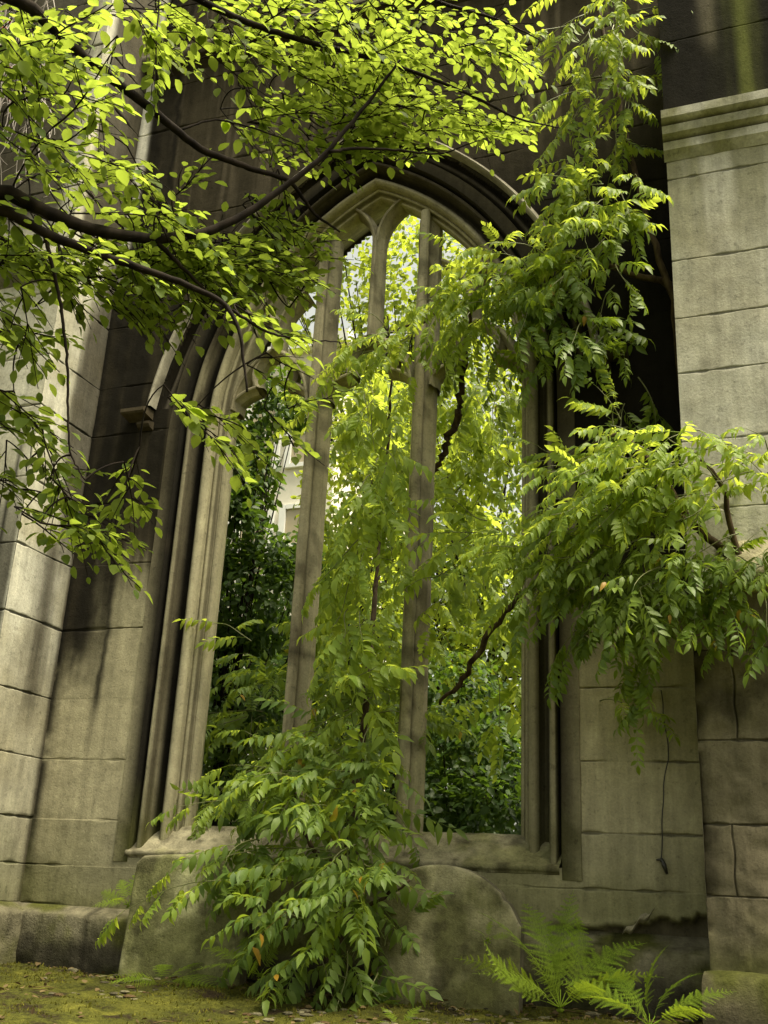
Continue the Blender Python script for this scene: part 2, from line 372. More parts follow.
def wall_top(X): return 6.42+.26*np.clip(-X-.3, 0, 4.8)+(fbm(xyz(X*3, 0, 0), 3, 97)-.5)*.22
def wall():
    mb = MB()
    xs = np.concatenate([np.arange(-12.5, -4.85, .09), np.arange(-4.80, -.36, 0.018), np.arange(-.34, 3.4, .06)]); zs = refine(np.arange(-0.7, 8.4, 0.018), COURSES)
    X, Z = np.meshgrid(xs, zs, indexing='ij')
    P = xyz(X, 0, Z)
    jt, br, dj, du = joints(X, Z, COURSES, blk=30, seed=3)
    jt = jt*sm(.25, .5, vnoise(P*2.3, 66))
    jt = np.maximum(jt, (1-sm(.003, .009, np.abs(X+1.125-.003*np.sin(Z*5))))*(Z < 2.2)*(Z > .08)*.8)
    big = fbm(P*1.3, 4, 40); fine = fbm(P*6, 4, 50); st = fbm(P*np.array((7, 1, 0.35)), 4, 60); st2 = fbm(P*np.array((20, 1, 0.6)), 3, 70)
    C = mixc(np.broadcast_to(CLEAN*1.06, P.shape), CLEAN*0.68+np.array((0, .006, 0)), np.clip(br*0.8+(big-.5)*1.3, 0, 1))
    left = X < CX
    zz = Z+(st-0.5)*1.8+(fine-.5)*.25
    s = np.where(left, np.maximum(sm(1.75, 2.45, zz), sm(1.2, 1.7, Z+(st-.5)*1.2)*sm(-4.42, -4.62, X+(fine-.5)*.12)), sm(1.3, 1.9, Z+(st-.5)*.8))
    # long run-off streaks below the soot on the left panel
    run = np.exp(-((X+4.47-0.03*np.sin(Z*4))/0.085)**2)*sm(0.75, 1.5, Z+(fine-.5)*.6)*0.85 + np.exp(-((X+4.36)/0.05)**2)*sm(0.5, 1.3, Z+(fine-.5)*.5)*.55
    run = run+0.75*np.exp(-((X+4.78)/0.075)**2)*sm(.25, .55, fine+.12*np.sin(Z*5))
    s = np.clip(s, 0, 1)
    up = SOOT_SHADE*.85+np.array((.006, .005, .003))*sm(4.5, 5.5, Z)[..., None]
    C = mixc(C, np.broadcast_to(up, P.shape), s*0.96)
    blk_ = sm(0.5, 0.62, st)*sm(1.9, 2.7, Z)
    C = mixc(C, np.broadcast_to(BLACK, P.shape), np.where(left, blk_*0.8*(1-sm(4.6, 5.5, Z)), sm(1.6, 2.2, Z)*(1-sm(4.3, 5.2, Z))*0.9))  # right side: soot and the shaded corner by the pier painted near black
    pale = sm(0.60, 0.72, st2)*sm(4.6, 5.4, Z)*0.5
    C = mixc(C, np.broadcast_to(np.array((.12, .10, .07)), P.shape), pale)
    lf_ = np.where(left, 1.0, 0.0)
    wob = .035*np.sin(Z*3.1)+(fine-.5)*.12
    r1 = np.exp(-((X+4.64+wob)/.10)**2)*sm(1.15, 1.6, Z+(fine-.5)*.5)
    r2 = np.exp(-((X+4.42+wob*.7)/.035)**2)*sm(.85, 1.25, Z+(fine-.5)*.5)*sm(.3, .5, st2+.12)
    r3 = np.exp(-((X+4.50+wob)/.11)**2)*sm(1.0, 1.7, Z+(fine-.5)*.9)*.75
    r4 = np.exp(-((X+4.775)/(.05+.05*sm(.3, -.2, Z)))**2)*sm(.2, .42, fine+.1*np.sin(Z*5))
    C = mixc(C, np.broadcast_to(BLACK*1.3, P.shape), np.clip(np.maximum(np.maximum(r1, r2), np.maximum(r3, r4)), 0, 1)*.94*lf_)
    # bright sun glare painted white beside the buttress, moss towards the ground
    wr = np.exp(-((X+4.74+.012*np.sin(Z*3))/0.055)**4)*sm(4.35, 5.1, Z+(fine-.5)*.8)
    C = mixc(C, np.broadcast_to(np.array((.72, .70, .62)), P.shape), wr*0.95)
    ms = sm(0.35, -0.25, Z+(big-.5)*.9)
    C = mixc(C, np.broadcast_to(MOSS*0.9+CLEAN*.18, P.shape), ms*0.7)
    C = mixc(C, np.broadcast_to(BLACK, P.shape), jt*np.where(left, .55, .62)*sm(.40, .62, fine+.05))
    D = -0.010*jt + (br-0.5)*0.004 + (fine-0.5)*0.008+(fbm(P*25, 2, 80)-.5)*.003
    # plaster broken away along the bottom right
    zb = -0.11+0.055*(fbm(xyz(X*9, 0, 1), 3, 91)-.35)+0.12*sm(-1.15, -0.5, X)*fbm(xyz(X*16, 0, 4), 3, 93)
    brk = sm(0.0, 0.012, zb-Z)*sm(-1.35, -1.15, X)
    D = D-0.05*brk+0.012*np.exp(-((Z-zb)/0.02)**2)*sm(-1.35, -1.1, X)
    D = D-.035*brk*fbm(P*14, 3, 95)
    C = mixc(C, BROWN*.32+BROWN*.4*fbm(P*11, 3, 96)[..., None], brk*.95)
    P = xyz(X, -D, Z)
    hole = np.maximum(arch_top(X, 0.32), np.where(np.abs(X-CX) < W0+.32, 3.1, -9))
    hole2 = np.where(Z > 3.3, arch_top(X, 0.53), -9)
    hz = np.maximum(hole, hole2)
    inside = (Z < hz) & (Z > 0.17)
    tope = wall_top(X)
    inside = inside | (Z > tope)
    fm = ~(inside[:-1, :-1] & inside[1:, 1:] & inside[1:, :-1] & inside[:-1, 1:])
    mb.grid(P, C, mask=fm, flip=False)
    # back face and reveal thickness
    xb = np.concatenate([np.arange(-12.5, -4.85, .1), np.arange(-4.8, 3.41, 0.03)]); zb_ = np.arange(-0.7, 8.3, 0.03)
    Xb, Zb = np.meshgrid(xb, zb_, indexing='ij')
    hb = np.where(np.abs(Xb-CX) < W0+.30, np.maximum(arch_top(Xb, 0.30), 3.1), -9)
    ib = (Zb < hb) & (Zb > 0.30)
    ib = ib | (Zb > wall_top(Xb))
    fb = ~(ib[:-1, :-1] & ib[1:, 1:] & ib[1:, :-1] & ib[:-1, 1:])
    mb.grid(xyz(Xb, 0.72, Zb), CLEAN*0.4, mask=fb, flip=True)
    xt = np.concatenate([np.arange(-12.5, -4.85, .1), np.arange(-4.8, 3.41, .04)]); yt = np.linspace(.006, .715, 14)
    XT, YT = np.meshgrid(xt, yt, indexing='ij')
    mb.grid(xyz(XT, YT, wall_top(XT)-.035+(fbm(xyz(XT*5, YT*5, 0), 3, 98)-.5)*.10*np.sin((YT-.006)/.709*math.pi)), MOSS*.6+CLEAN*.2)
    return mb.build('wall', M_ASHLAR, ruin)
WALL = wall()

# ---- the window
def frame_path(t, n=46, z0=0.12, zmax=None):
    """x, z along left jamb, arch and right jamb for a moulding line at offset t"""
    zs, e = arch_par(t); w = W0+t; R = w+e
    zl = np.concatenate([np.linspace(z0, zs, 28, endpoint=False)])
    a1 = math.acos(-e/R) if False else math.pi-math.acos(e/R)
    # left arc: centre (CX+e, zs), angle pi -> a where x = CX
    aa = np.linspace(math.pi, math.pi-math.acos(e/R), n)
    lx = CX+e+R*np.cos(aa); lz = zs+R*np.sin(aa)
    x = np.concatenate([np.full(28, CX-w), lx]); z = np.concatenate([zl, lz])
    x = np.concatenate([x, 2*CX-x[::-1]]); z = np.concatenate([z, z[::-1]])
    return x, z
def sweep(mb, prof, colour, z0=0.12, sl=None, yfun=None):
    cols, zc = [], []
    for t, y in prof:
        x, z = frame_path(t, z0=z0)
        yy = np.full_like(x, y) if yfun is None else yfun(t, y, x, z)
        cols.append(xyz(x, yy, z))
    P = np.stack(cols, 1)
    if sl is not None: P = P[sl]
    P[..., 1] += (fbm(P*9, 3, 15)-.5)*.006
    mb.grid(P, colour(P, np.array([p[0] for p in prof])[None, :]+0*P[..., 0]))
def circ(ct, cyy, r, a0, a1, n=7):
    return [(ct-r*math.cos(math.radians(a)), cyy-r*math.sin(math.radians(a))) for a in np.linspace(a0, a1, n)]
def jamb_colour(P, t):
    st = fbm(P*np.array((9, 9, .5)), 4, 31); fi = fbm(P*5, 3, 33)
    C = mixc(np.broadcast_to(CLEAN*1.08, P.shape), CLEAN*.8, np.clip((st-.35)*2.2, 0, 1))
    left = (P[..., 0] < CX) | (P[..., 2] > 4.4)
    # black crust in the outer hollows, growing with height
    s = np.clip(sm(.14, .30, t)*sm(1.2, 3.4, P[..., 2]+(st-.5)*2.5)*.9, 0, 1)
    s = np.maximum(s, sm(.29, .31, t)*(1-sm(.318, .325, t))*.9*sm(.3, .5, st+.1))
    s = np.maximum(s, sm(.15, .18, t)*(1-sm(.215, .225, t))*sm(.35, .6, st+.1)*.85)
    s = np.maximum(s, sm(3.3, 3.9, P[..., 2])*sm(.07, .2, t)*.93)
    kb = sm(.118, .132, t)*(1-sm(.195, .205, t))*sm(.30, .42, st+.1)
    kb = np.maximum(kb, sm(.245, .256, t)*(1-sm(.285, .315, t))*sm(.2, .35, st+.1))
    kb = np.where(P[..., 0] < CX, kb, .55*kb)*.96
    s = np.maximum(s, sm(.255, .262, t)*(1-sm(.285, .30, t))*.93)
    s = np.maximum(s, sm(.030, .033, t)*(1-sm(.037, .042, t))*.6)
    s = np.where(left, s, np.maximum(s, .35*sm(.0, .15, t)+.1))  # right jamb painted darker for its shade, turned away from the sun
    C = mixc(C, np.broadcast_to(SOOT_SHADE*1.1, P.shape), np.clip(s, 0, 1))
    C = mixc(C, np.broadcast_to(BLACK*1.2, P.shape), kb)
    jz = np.abs(((P[..., 2]+.15) % 0.96)-.48); 
    C = mixc(C, np.broadcast_to(SOOT_SHADE, P.shape), (1-sm(.004, .012, jz))*.5*(P[..., 2] < 3.1))
    return mixc(C, np.broadcast_to(MOSS, P.shape), sm(.75, .1, P[..., 2]+(fi-.5)*.5)*.45)
def label_pos(): return 3.31

window = bpy.data.objects.new('gothic_window', None); COL.objects.link(window); window.parent = ruin
window.location = (CX+2.6, 0.25, 0.2+.55)
def moulding():
    mb = MB()
    prof = [(.35, .725), (.08, .44), (0, .29), (0, .225), (.008, .212), (.025, .208), (.034, .214), (.040, .200)]
    prof += circ(.060, .178, .020, -20, 150, 6)+[(.082, .172), (.084, .160)]+circ(.120, .125, .040, -35, 150, 8)
    prof += [(.153, .128), (.160, .150), (.178, .166), (.200, .163), (.220, .135), (.232, .085), (.234, .06)]
    prof += circ(.262, .042, .028, -30, 160, 7)
    prof += [(.292, .055), (.298, .085), (.314, .085), (.320, .002), (.326, -.006), (.39, -.006), (.395, .004)]
    prof = [(a*.88 if a < .33 else a, b) for a, b in prof]; prof[0] = (.32, .725)
    sweep(mb, prof, jamb_colour)
    mb.build('jamb_moulding', M_CARVED, window)
    # outer order of the arch, a wide shallow hollow that dies into the wall at the label
    mb = MB()
    pr = [(.335, .0), (.345, .03), (.36, .085), (.40, .10), (.425, .075), (.44, .045), (.46, .035), (.48, .045), (.50, .075), (.525, .08), (.54, .06), (.555, .02), (.56, -.004)]
    def yf(t, y, x, z): k = sm(3.2, 3.7, z); return y*k+.008*(1-k)
    def oc(P, t):
        st = fbm(P*5, 4, 44)
        C = mixc(np.broadcast_to(SOOT_SHADE*1.0, P.shape), BLACK*1.3, np.clip(st*1.6-.4, 0, 1))
        return mixc(C, np.broadcast_to(np.array((.15, .13, .10)), P.shape), np.exp(-((t-.46)/.02)**2)*.5)
    n = 28+46
    sweep(mb, pr, oc, sl=slice(28, 2*n-28), yfun=yf)
    mb.build('arch_order', M_CARVED, window)
    # hood mould with its label stops
    mb = MB()
    pr = [(.545, .01), (.545, -.065), (.550, -.085), (.562, -.095), (.58, -.085), (.598, -.05), (.60, .01)]
    def hc(P, t):
        st = fbm(P*6, 4, 47)
        C = mixc(np.broadcast_to(np.array((.40, .37, .30)), P.shape), SOOT_SHADE*1.6, np.clip((st-.42)*2.2, 0, 1))
        return mixc(C, np.broadcast_to(BLACK*1.5, P.shape), sm(.575, .595, t)*.8)
    cols = []
    for t, y in pr:
        x, z = frame_path(t); cols.append(xyz(x, y, z))
    P = np.stack(cols, 1)
    keep = np.where(P[:, 0, 2] > 3.27)[0]
    P = P[keep[0]:keep[-1]+1]
    mb.grid(P, hc(P, np.array([p[0] for p in pr])[None, :]+0*P[..., 0]))
    hood = mb.build('hood_mould', M_CARVED, window)
    for sgn in (-1, 1):
        mb = MB()
        xa = CX+sgn*(W0+.54); xb = CX+sgn*(W0+.74)
        x0, x1 = min(xa, xb), max(xa, xb)
        poly = [(0.0, 3.235), (-.12, 3.25), (-.135, 3.262), (-.135, 3.288), (-.11, 3.30), (0.0, 3.31)]
        mb.prism(poly, lambda p, q, s: (s, p, q), x0, x1, c=SOOT_SHADE*2.2)
        poly = [(0.0, 3.15), (-.05, 3.16), (-.07, 3.18), (-.07, 3.20), (0.0, 3.215)]
        xi = CX+sgn*(W0+.525); xo = CX+sgn*(W0+.63)
        mb.prism(poly, lambda p, q, s: (s, p, q), min(xi, xo), max(xi, xo), c=SOOT_SHADE*1.5)
        mb.build('label_stop', M_CARVED, hood, smooth=False)
moulding()

MUL = (-3.025, -2.22); SUP = (-3.40, -2.625, -1.87)
def bar(mb, pts, prof, yc, colour, groove=None):
    """sweeps a closed profile (n across, y deep) along a path in the plane of the wall"""
    pts = np.asarray(pts, float); tg = nrm(np.gradient(pts, axis=0)); nn = np.stack([-tg[:, 1], tg[:, 0]], -1)
    prof = np.asarray(list(prof)+[prof[0]], float)
    P = np.empty((len(pts), len(prof), 3))
    P[..., 0] = pts[:, None, 0]+nn[:, None, 0]*prof[None, :, 0]
    P[..., 2] = pts[:, None, 1]+nn[:, None, 1]*prof[None, :, 0]
    P[..., 1] = yc+prof[None, :, 1]
    P += ((fbm(P*11, 3, 17)-.5)*.008)[..., None]
    C = colour(P)
    if groove is not None: C = C*np.array(groove)[None, :, None]
    mb.grid(P, C, flip=True)
def mul_colour(P):
    st = fbm(P*np.array((8, 8, .6)), 4, 35); fi = fbm(P*7, 3, 36)
    C = mixc(np.broadcast_to(CLEAN*1.12, P.shape), BROWN*1.15, np.clip((st-.36)*2.4, 0, 1))
    C = mixc(C, np.broadcast_to(SOOT_SHADE*1.2, P.shape), sm(.55, .68, fi)*.5)
    jz = np.abs(((P[..., 2]+.30) % 1.18)-.59)
    C = mixc(C, np.broadcast_to(SOOT_SHADE, P.shape), (1-sm(.004, .012, jz))*.6)
    return mixc(C, np.broadcast_to(MOSS, P.shape), sm(1.0, .3, P[..., 2]+(fi-.5)*.6)*.3)
MPROF = [(0, -.150), (-.022, -.146), (-.034, -.132), (-.034, -.110), (-.022, -.094), (-.036, -.078), (-.052, -.050), (-.080, -.028), (-.081, .045), (-.05, .075), (-.035, .14),
         (.035, .14), (.05, .075), (.081, .045), (.080, -.028), (.052, -.050), (.036, -.078), (.022, -.094), (.034, -.110), (.034, -.132), (.022, -.146)]
TPROF = [(0, -.115), (-.015, -.110), (-.018, -.09), (-.032, -.06), (-.052, -.035), (-.052, .035), (-.018, .10), (.018, .10), (.052, .035), (.052, -.035), (.032, -.06), (.018, -.09), (.015, -.110)]
HPROF = [(a*.7, b*.9) for a, b in TPROF]
SPROF = [(a*.72, b*.8) for a, b in TPROF]
def window_bars():
    for mx in MUL:
        mb = MB(); zt = float(arch_top(np.array(mx), -.0))+.02
        z = np.arange(.22, zt, .05)
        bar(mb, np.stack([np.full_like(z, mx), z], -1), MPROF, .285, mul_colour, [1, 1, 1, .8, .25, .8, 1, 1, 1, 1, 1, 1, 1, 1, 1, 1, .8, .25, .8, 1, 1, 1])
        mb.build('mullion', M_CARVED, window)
    mb = MB()
    lights = [(CX-W0+.005, MUL[0]-.07, SUP[0]), (MUL[0]+.07, MUL[1]-.07, SUP[1]), (MUL[1]+.07, CX+W0-.005, SUP[2])]
    def arc2(xl, xr, z0, hgt, n=16):
        w = (xr-xl)/2; c = (xl+xr)/2; e = max((hgt*hgt-w*w)/(2*w), -.6*w); R = w+e
        a = np.linspace(math.pi, math.pi-math.acos(max(-1, min(1, e/R))), n)
        lx = c+e+R*np.cos(a); lz = z0+R*np.sin(a)
        return np.stack([lx, lz], -1), np.stack([2*c-lx, lz], -1)
    for xl, xr, xc in lights:
        A, B = arc2(xl, xr, 3.34, .47)
        bar(mb, A, HPROF, .285, mul_colour); bar(mb, B, HPROF, .285, mul_colour)
        # cusps under the light head
        for S, sg in ((A, 1), (B, -1)):
            p = S[6]; q = np.array((p[0]+sg*.13, p[1]-.06)); r = S[11]
            t = np.linspace(0, 1, 9)[:, None]
            c1 = (1-t)**2*S[2]+2*t*(1-t)*(S[4]+np.array((sg*.05, 0)))+t*t*q
            c2 = (1-t)**2*q+2*t*(1-t)*(p+np.array((sg*.06, .06)))+t*t*S[12]
            bar(mb, c1, SPROF, .285, mul_colour); bar(mb, c2, SPROF, .285, mul_colour)
        # upright above the light and its forked head
        zt = float(arch_top(np.array(xc), 0))
        z1 = zt-.33
        z = np.arange(3.80, z1+.03, .05)
        bar(mb, np.stack([np.full_like(z, xc), z], -1), [(a*.95, b) for a, b in TPROF], .285, mul_colour)
        for sg in (-1, 1):
            t = np.linspace(0, 1, 10)
            x = xc+sg*(.012+.36*(1-np.cos(t*1.15))); zz = z1-.05+.38*np.sin(t*1.15)
            bar(mb, np.stack([x, zz], -1), [(a*.62, b*.9) for a, b in TPROF], .285, mul_colour)
    mb.build('tracery', M_CARVED, window)
    # sloped sill with a drip edge
    mb = MB()
    xs = np.arange(CX-W0-.30, CX+W0+.285, .02)
    prof = np.array([(.72, .36), (.44, .37), (.235, .365), (.20, .352), (.02, .205), (-.012, .192), (-.018, .185), (-.018, .165), (-.006, .155), (-.003, .145), (.02, .14)])
    pp = []
    for a, b in zip(prof[:-1], prof[1:]):
        k = max(2, int(np.linalg.norm(b-a)/.018))
        pp += [a+(b-a)*i/k for i in range(k)]
    pp = np.array(pp+[prof[-1]])
    P = np.empty((len(xs), len(pp), 3)); P[..., 0] = xs[:, None]; P[..., 1] = pp[None, :, 0]; P[..., 2] = pp[None, :, 1]
    nz = fbm(P*11, 4, 37)-.5; P[..., 2] += nz*.012; P[..., 1] += nz*.006
    fi = fbm(P*4, 4, 38)
    C = mixc(np.broadcast_to(CLEAN*.9, P.shape), MOSS*1.2, sm(.44, .64, fi)*.6)
    C = mixc(C, np.broadcast_to(SOOT_SHADE, P.shape), sm(.55, .7, fbm(P*11, 3, 39))*.6)
    mb.grid(P, C)
    mb.build('sill', M_MOSSY, window)
window_bars()

def grid_face(mb, O, U, V, N_, us, vs, dfun, cfun, flip=False):
    A, B = np.meshgrid(us, vs, indexing='ij')
    O, U, V, N_ = (np.array(k, float) for k in (O, U, V, N_))
    P = O+A[..., None]*U+B[..., None]*V
    D = dfun(A, B, P); C = cfun(A, B, P)
    mb.grid(P+D[..., None]*N_, C, flip=flip)

def buttress():
    mb = MB(); X0, X1, YF = -6.4, -4.78, -.61
    zs = refine(np.arange(-.7, 9.0, .022), COURSES)
    def d(A, B, P):
        jt, br, _, _ = joints(A, B, COURSES, blk=30, seed=8)
        return -.008*jt+(fbm(P*6, 4, 101)-.5)*.010+(br-.5)*.004
    def cside(A, B, P):     # A: distance back from the front edge
        jt, br, _, _ = joints(A, B, COURSES, blk=30, seed=8)
        st = fbm(P*np.array((3, 7, .5)), 4, 103); fi = fbm(P*4, 4, 104)
        C = mixc(np.broadcast_to(PALE*.95, P.shape), CLEAN*.8, np.clip((fi-.35)*2, 0, 1)*.8)
        C = mixc(C, np.broadcast_to(CLEAN*.72, P.shape), sm(1.9, 1.0, B)*.6)
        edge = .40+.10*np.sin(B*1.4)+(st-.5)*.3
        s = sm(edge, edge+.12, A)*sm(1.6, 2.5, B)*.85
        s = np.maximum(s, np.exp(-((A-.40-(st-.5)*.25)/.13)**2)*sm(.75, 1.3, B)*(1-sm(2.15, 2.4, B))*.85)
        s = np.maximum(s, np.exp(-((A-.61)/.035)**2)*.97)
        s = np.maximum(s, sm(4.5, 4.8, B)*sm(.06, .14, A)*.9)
        C = mixc(C, np.broadcast_to(SOOT_SHADE, P.shape), np.clip(s, 0, 1))
        C = mixc(C, np.broadcast_to(BLACK, P.shape), jt*.75)
        return mixc(C, np.broadcast_to(MOSS, P.shape), sm(.5, -.2, B+(fi-.5))*.55)
    def cfront(A, B, P):
        jt, br, _, _ = joints(A, B, COURSES, blk=30, seed=9)
        st = fbm(P*np.array((6, 3, .5)), 4, 105); fi = fbm(P*3, 4, 106)
        C = mixc(np.broadcast_to(PALE, P.shape), CLEAN*.9, np.clip((fi-.4)*2, 0, 1)*.7)
        C = mixc(C, np.broadcast_to(SOOT_SHADE, P.shape), sm(.52, .68, st)*sm(2.9, 1.9, B)*.8)
        C = mixc(C, np.broadcast_to(SOOT_SHADE, P.shape), sm(4.5, 4.9, B)*sm(.06, .2, (X1-X0)-A+(st-.5)*.1)*.9)
        crack = 1-sm(.006, .02, np.abs(P[..., 0]+4.90-.02*np.sin(B*5)))
        C = mixc(C, np.broadcast_to(BLACK, P.shape), np.maximum(jt*.7, crack*.85*sm(3.0, 2.8, B)*sm(1.9, 2.2, B)))
        return mixc(C, np.broadcast_to(MOSS, P.shape), sm(.5, -.2, B+(fi-.5))*.55)
    grid_face(mb, (X1, YF, 0), (0, 1, 0), (0, 0, 1), (1, 0, 0), np.linspace(0, .615, 30), zs, d, cside)
    grid_face(mb, (X0, YF, 0), (1, 0, 0), (0, 0, 1), (0, -1, 0), np.linspace(0, X1-X0, 60), zs, d, cfront)
    mb.add([(X0, YF, -.7), (X0, 0.72, -.7), (X0, 0.72, 9), (X0, YF, 9)], q=[(3, 2, 1, 0)], c=CLEAN*.5)
    mb.add([(X0, YF, 9), (X1, YF, 9), (X1, 0, 9), (X0, 0, 9)], q=[(0, 1, 2, 3)], c=CLEAN*.5)
    b = mb.build('buttress', M_ASHLAR, ruin)
    # weathered offset moulding round the buttress
    mb = MB()
    ring = [(X0, YF), (X1, YF), (X1, 0.0)]
    prof = [(.003, 4.18), (.06, 4.22), (.10, 4.25), (.10, 4.31), (.02, 4.46), (.003, 4.48)]
    P = np.array([[(x0_, YF-o, z) for o, z in prof] for x0_ in (X0, -5.6, -5.2)]+[[(X1+o, YF-o, z) for o, z in prof]]+[[(X1+o*0.3, YF*.5, z) for o, z in prof]])
    P = P[:3] if False else np.concatenate([P[:3], P[3:4]*0+np.array([[(X1-.02, YF-o, z) for o, z in prof]])])
    P += ((fbm(P*7, 3, 77)-.5)*.02)[..., None]
    mb.grid(P, mixc(np.broadcast_to(PALE*.8, P.shape), SOOT_SHADE, np.clip(fbm(P*3, 3, 78)*1.2-.2, 0, 1)))
    mb.build('offset', M_ROUGH, b)
    # string course under the upper storey, along the wall
    mb = MB()
    xs = np.arange(-4.80, -0.44, .05)
    prof = [(0, 6.52), (-.06, 6.58), (-.10, 6.60), (-.12, 6.66), (-.12, 6.70), (-.02, 6.78), (0, 6.79)]
    P = np.array([[(x, o, z) for o, z in prof] for x in xs]); P += ((fbm(P*7, 3, 79)-.5)*.014)[..., None]
    C = mixc(np.broadcast_to(SOOT_SHADE*1.1, P.shape), np.array((.38, .35, .27)), sm(6.64, 6.70, P[..., 2]))  # shadow under the moulding painted dark, its upper edge pale
    mb.grid(P, C, flip=True)
    mb.build('string_course', M_CARVED, ruin)
buttress()

def plinth():
    mb = MB()
    prof = np.array([(.06, -.13), (-.01, -.165), (-.10, -.195), (-.135, -.215), (-.14, -.25), (-.14, -.72)])
    pp = []
    for a, b in zip(prof[:-1], prof[1:]):
        k = max(2, int(np.linalg.norm(b-a)/.022)); pp += [a+(b-a)*i/k for i in range(k)]
    pp = np.array(pp+[prof[-1]])
    def run(xs, f):
        P = np.array([[f(x, o, z) for o, z in pp] for x in xs])
        nz = fbm(P*4.5, 4, 111)-.5; P[..., 1] += nz*.07; P[..., 2] += nz*.035
        fi = fbm(P*3.3, 4, 112)
        C = mixc(np.broadcast_to(CLEAN*.48, P.shape), MOSS*.8, sm(.42, .62, fi))
        C = mixc(C, np.broadcast_to(CLEAN*.75, P.shape), sm(.55, .7, fbm(P*5, 4, 113))*sm(-.3, -.18, P[..., 2])*.8)
        C = mixc(C, np.broadcast_to(BLACK*1.6, P.shape), sm(-.30, -.42, P[..., 2]+(fi-.5)*.3)*.75)
        gap = np.abs(((P[..., 0]*1.0+.37) % 1.07)-.5)
        mb.grid(P, mixc(C, np.broadcast_to(BLACK, P.shape), (1-sm(.004, .02, gap))*.8))
    run(np.arange(-4.80, -.40, .022), lambda x, o, z: (x, o, z))
    run(np.arange(-6.4, -4.70, .03), lambda x, o, z: (x, -.61+o, z))
    # return along the buttress flank
    ys = np.arange(-.74, .02, .025)
    P = np.array([[(-4.78-o, y, z) for o, z in pp] for y in ys])
    nz = fbm(P*4.5, 4, 115)-.5; P[..., 0] += nz*.05; P[..., 2] += nz*.035
    fi = fbm(P*3.3, 4, 112)
    mb.grid(P, mixc(np.broadcast_to(CLEAN*.45, P.shape), MOSS*.8, sm(.38, .6, fi)))
    mb.build('plinth', M_MOSSY, ruin)
    # curled flake of plaster on the right panel
    mb = MB()
    A = np.linspace(0, 1, 26); B = np.linspace(0, 1, 7)
    a, b = np.meshgrid(A, B, indexing='ij')
    p0 = at(622, 935, 0); p1 = at(655, 910, 0)
    P = p0+(p1-p0)*a[..., None]; wdt = .05*np.sin(a*math.pi)**.6*(.6+.8*fbm(xyz(a*9, 0, 0), 3, 3))
    P[..., 2] += (b-.5)*wdt+.012*np.sin(a*14); P[..., 0] += (b-.5)*wdt*.4; P[..., 1] = -.010-.030*np.sin(b*math.pi)*np.sin(a*math.pi)**.5
    mb.grid(P, CLEAN*.8)
    mb.build('plaster_flake', M_ASHLAR, WALL)
plinth()

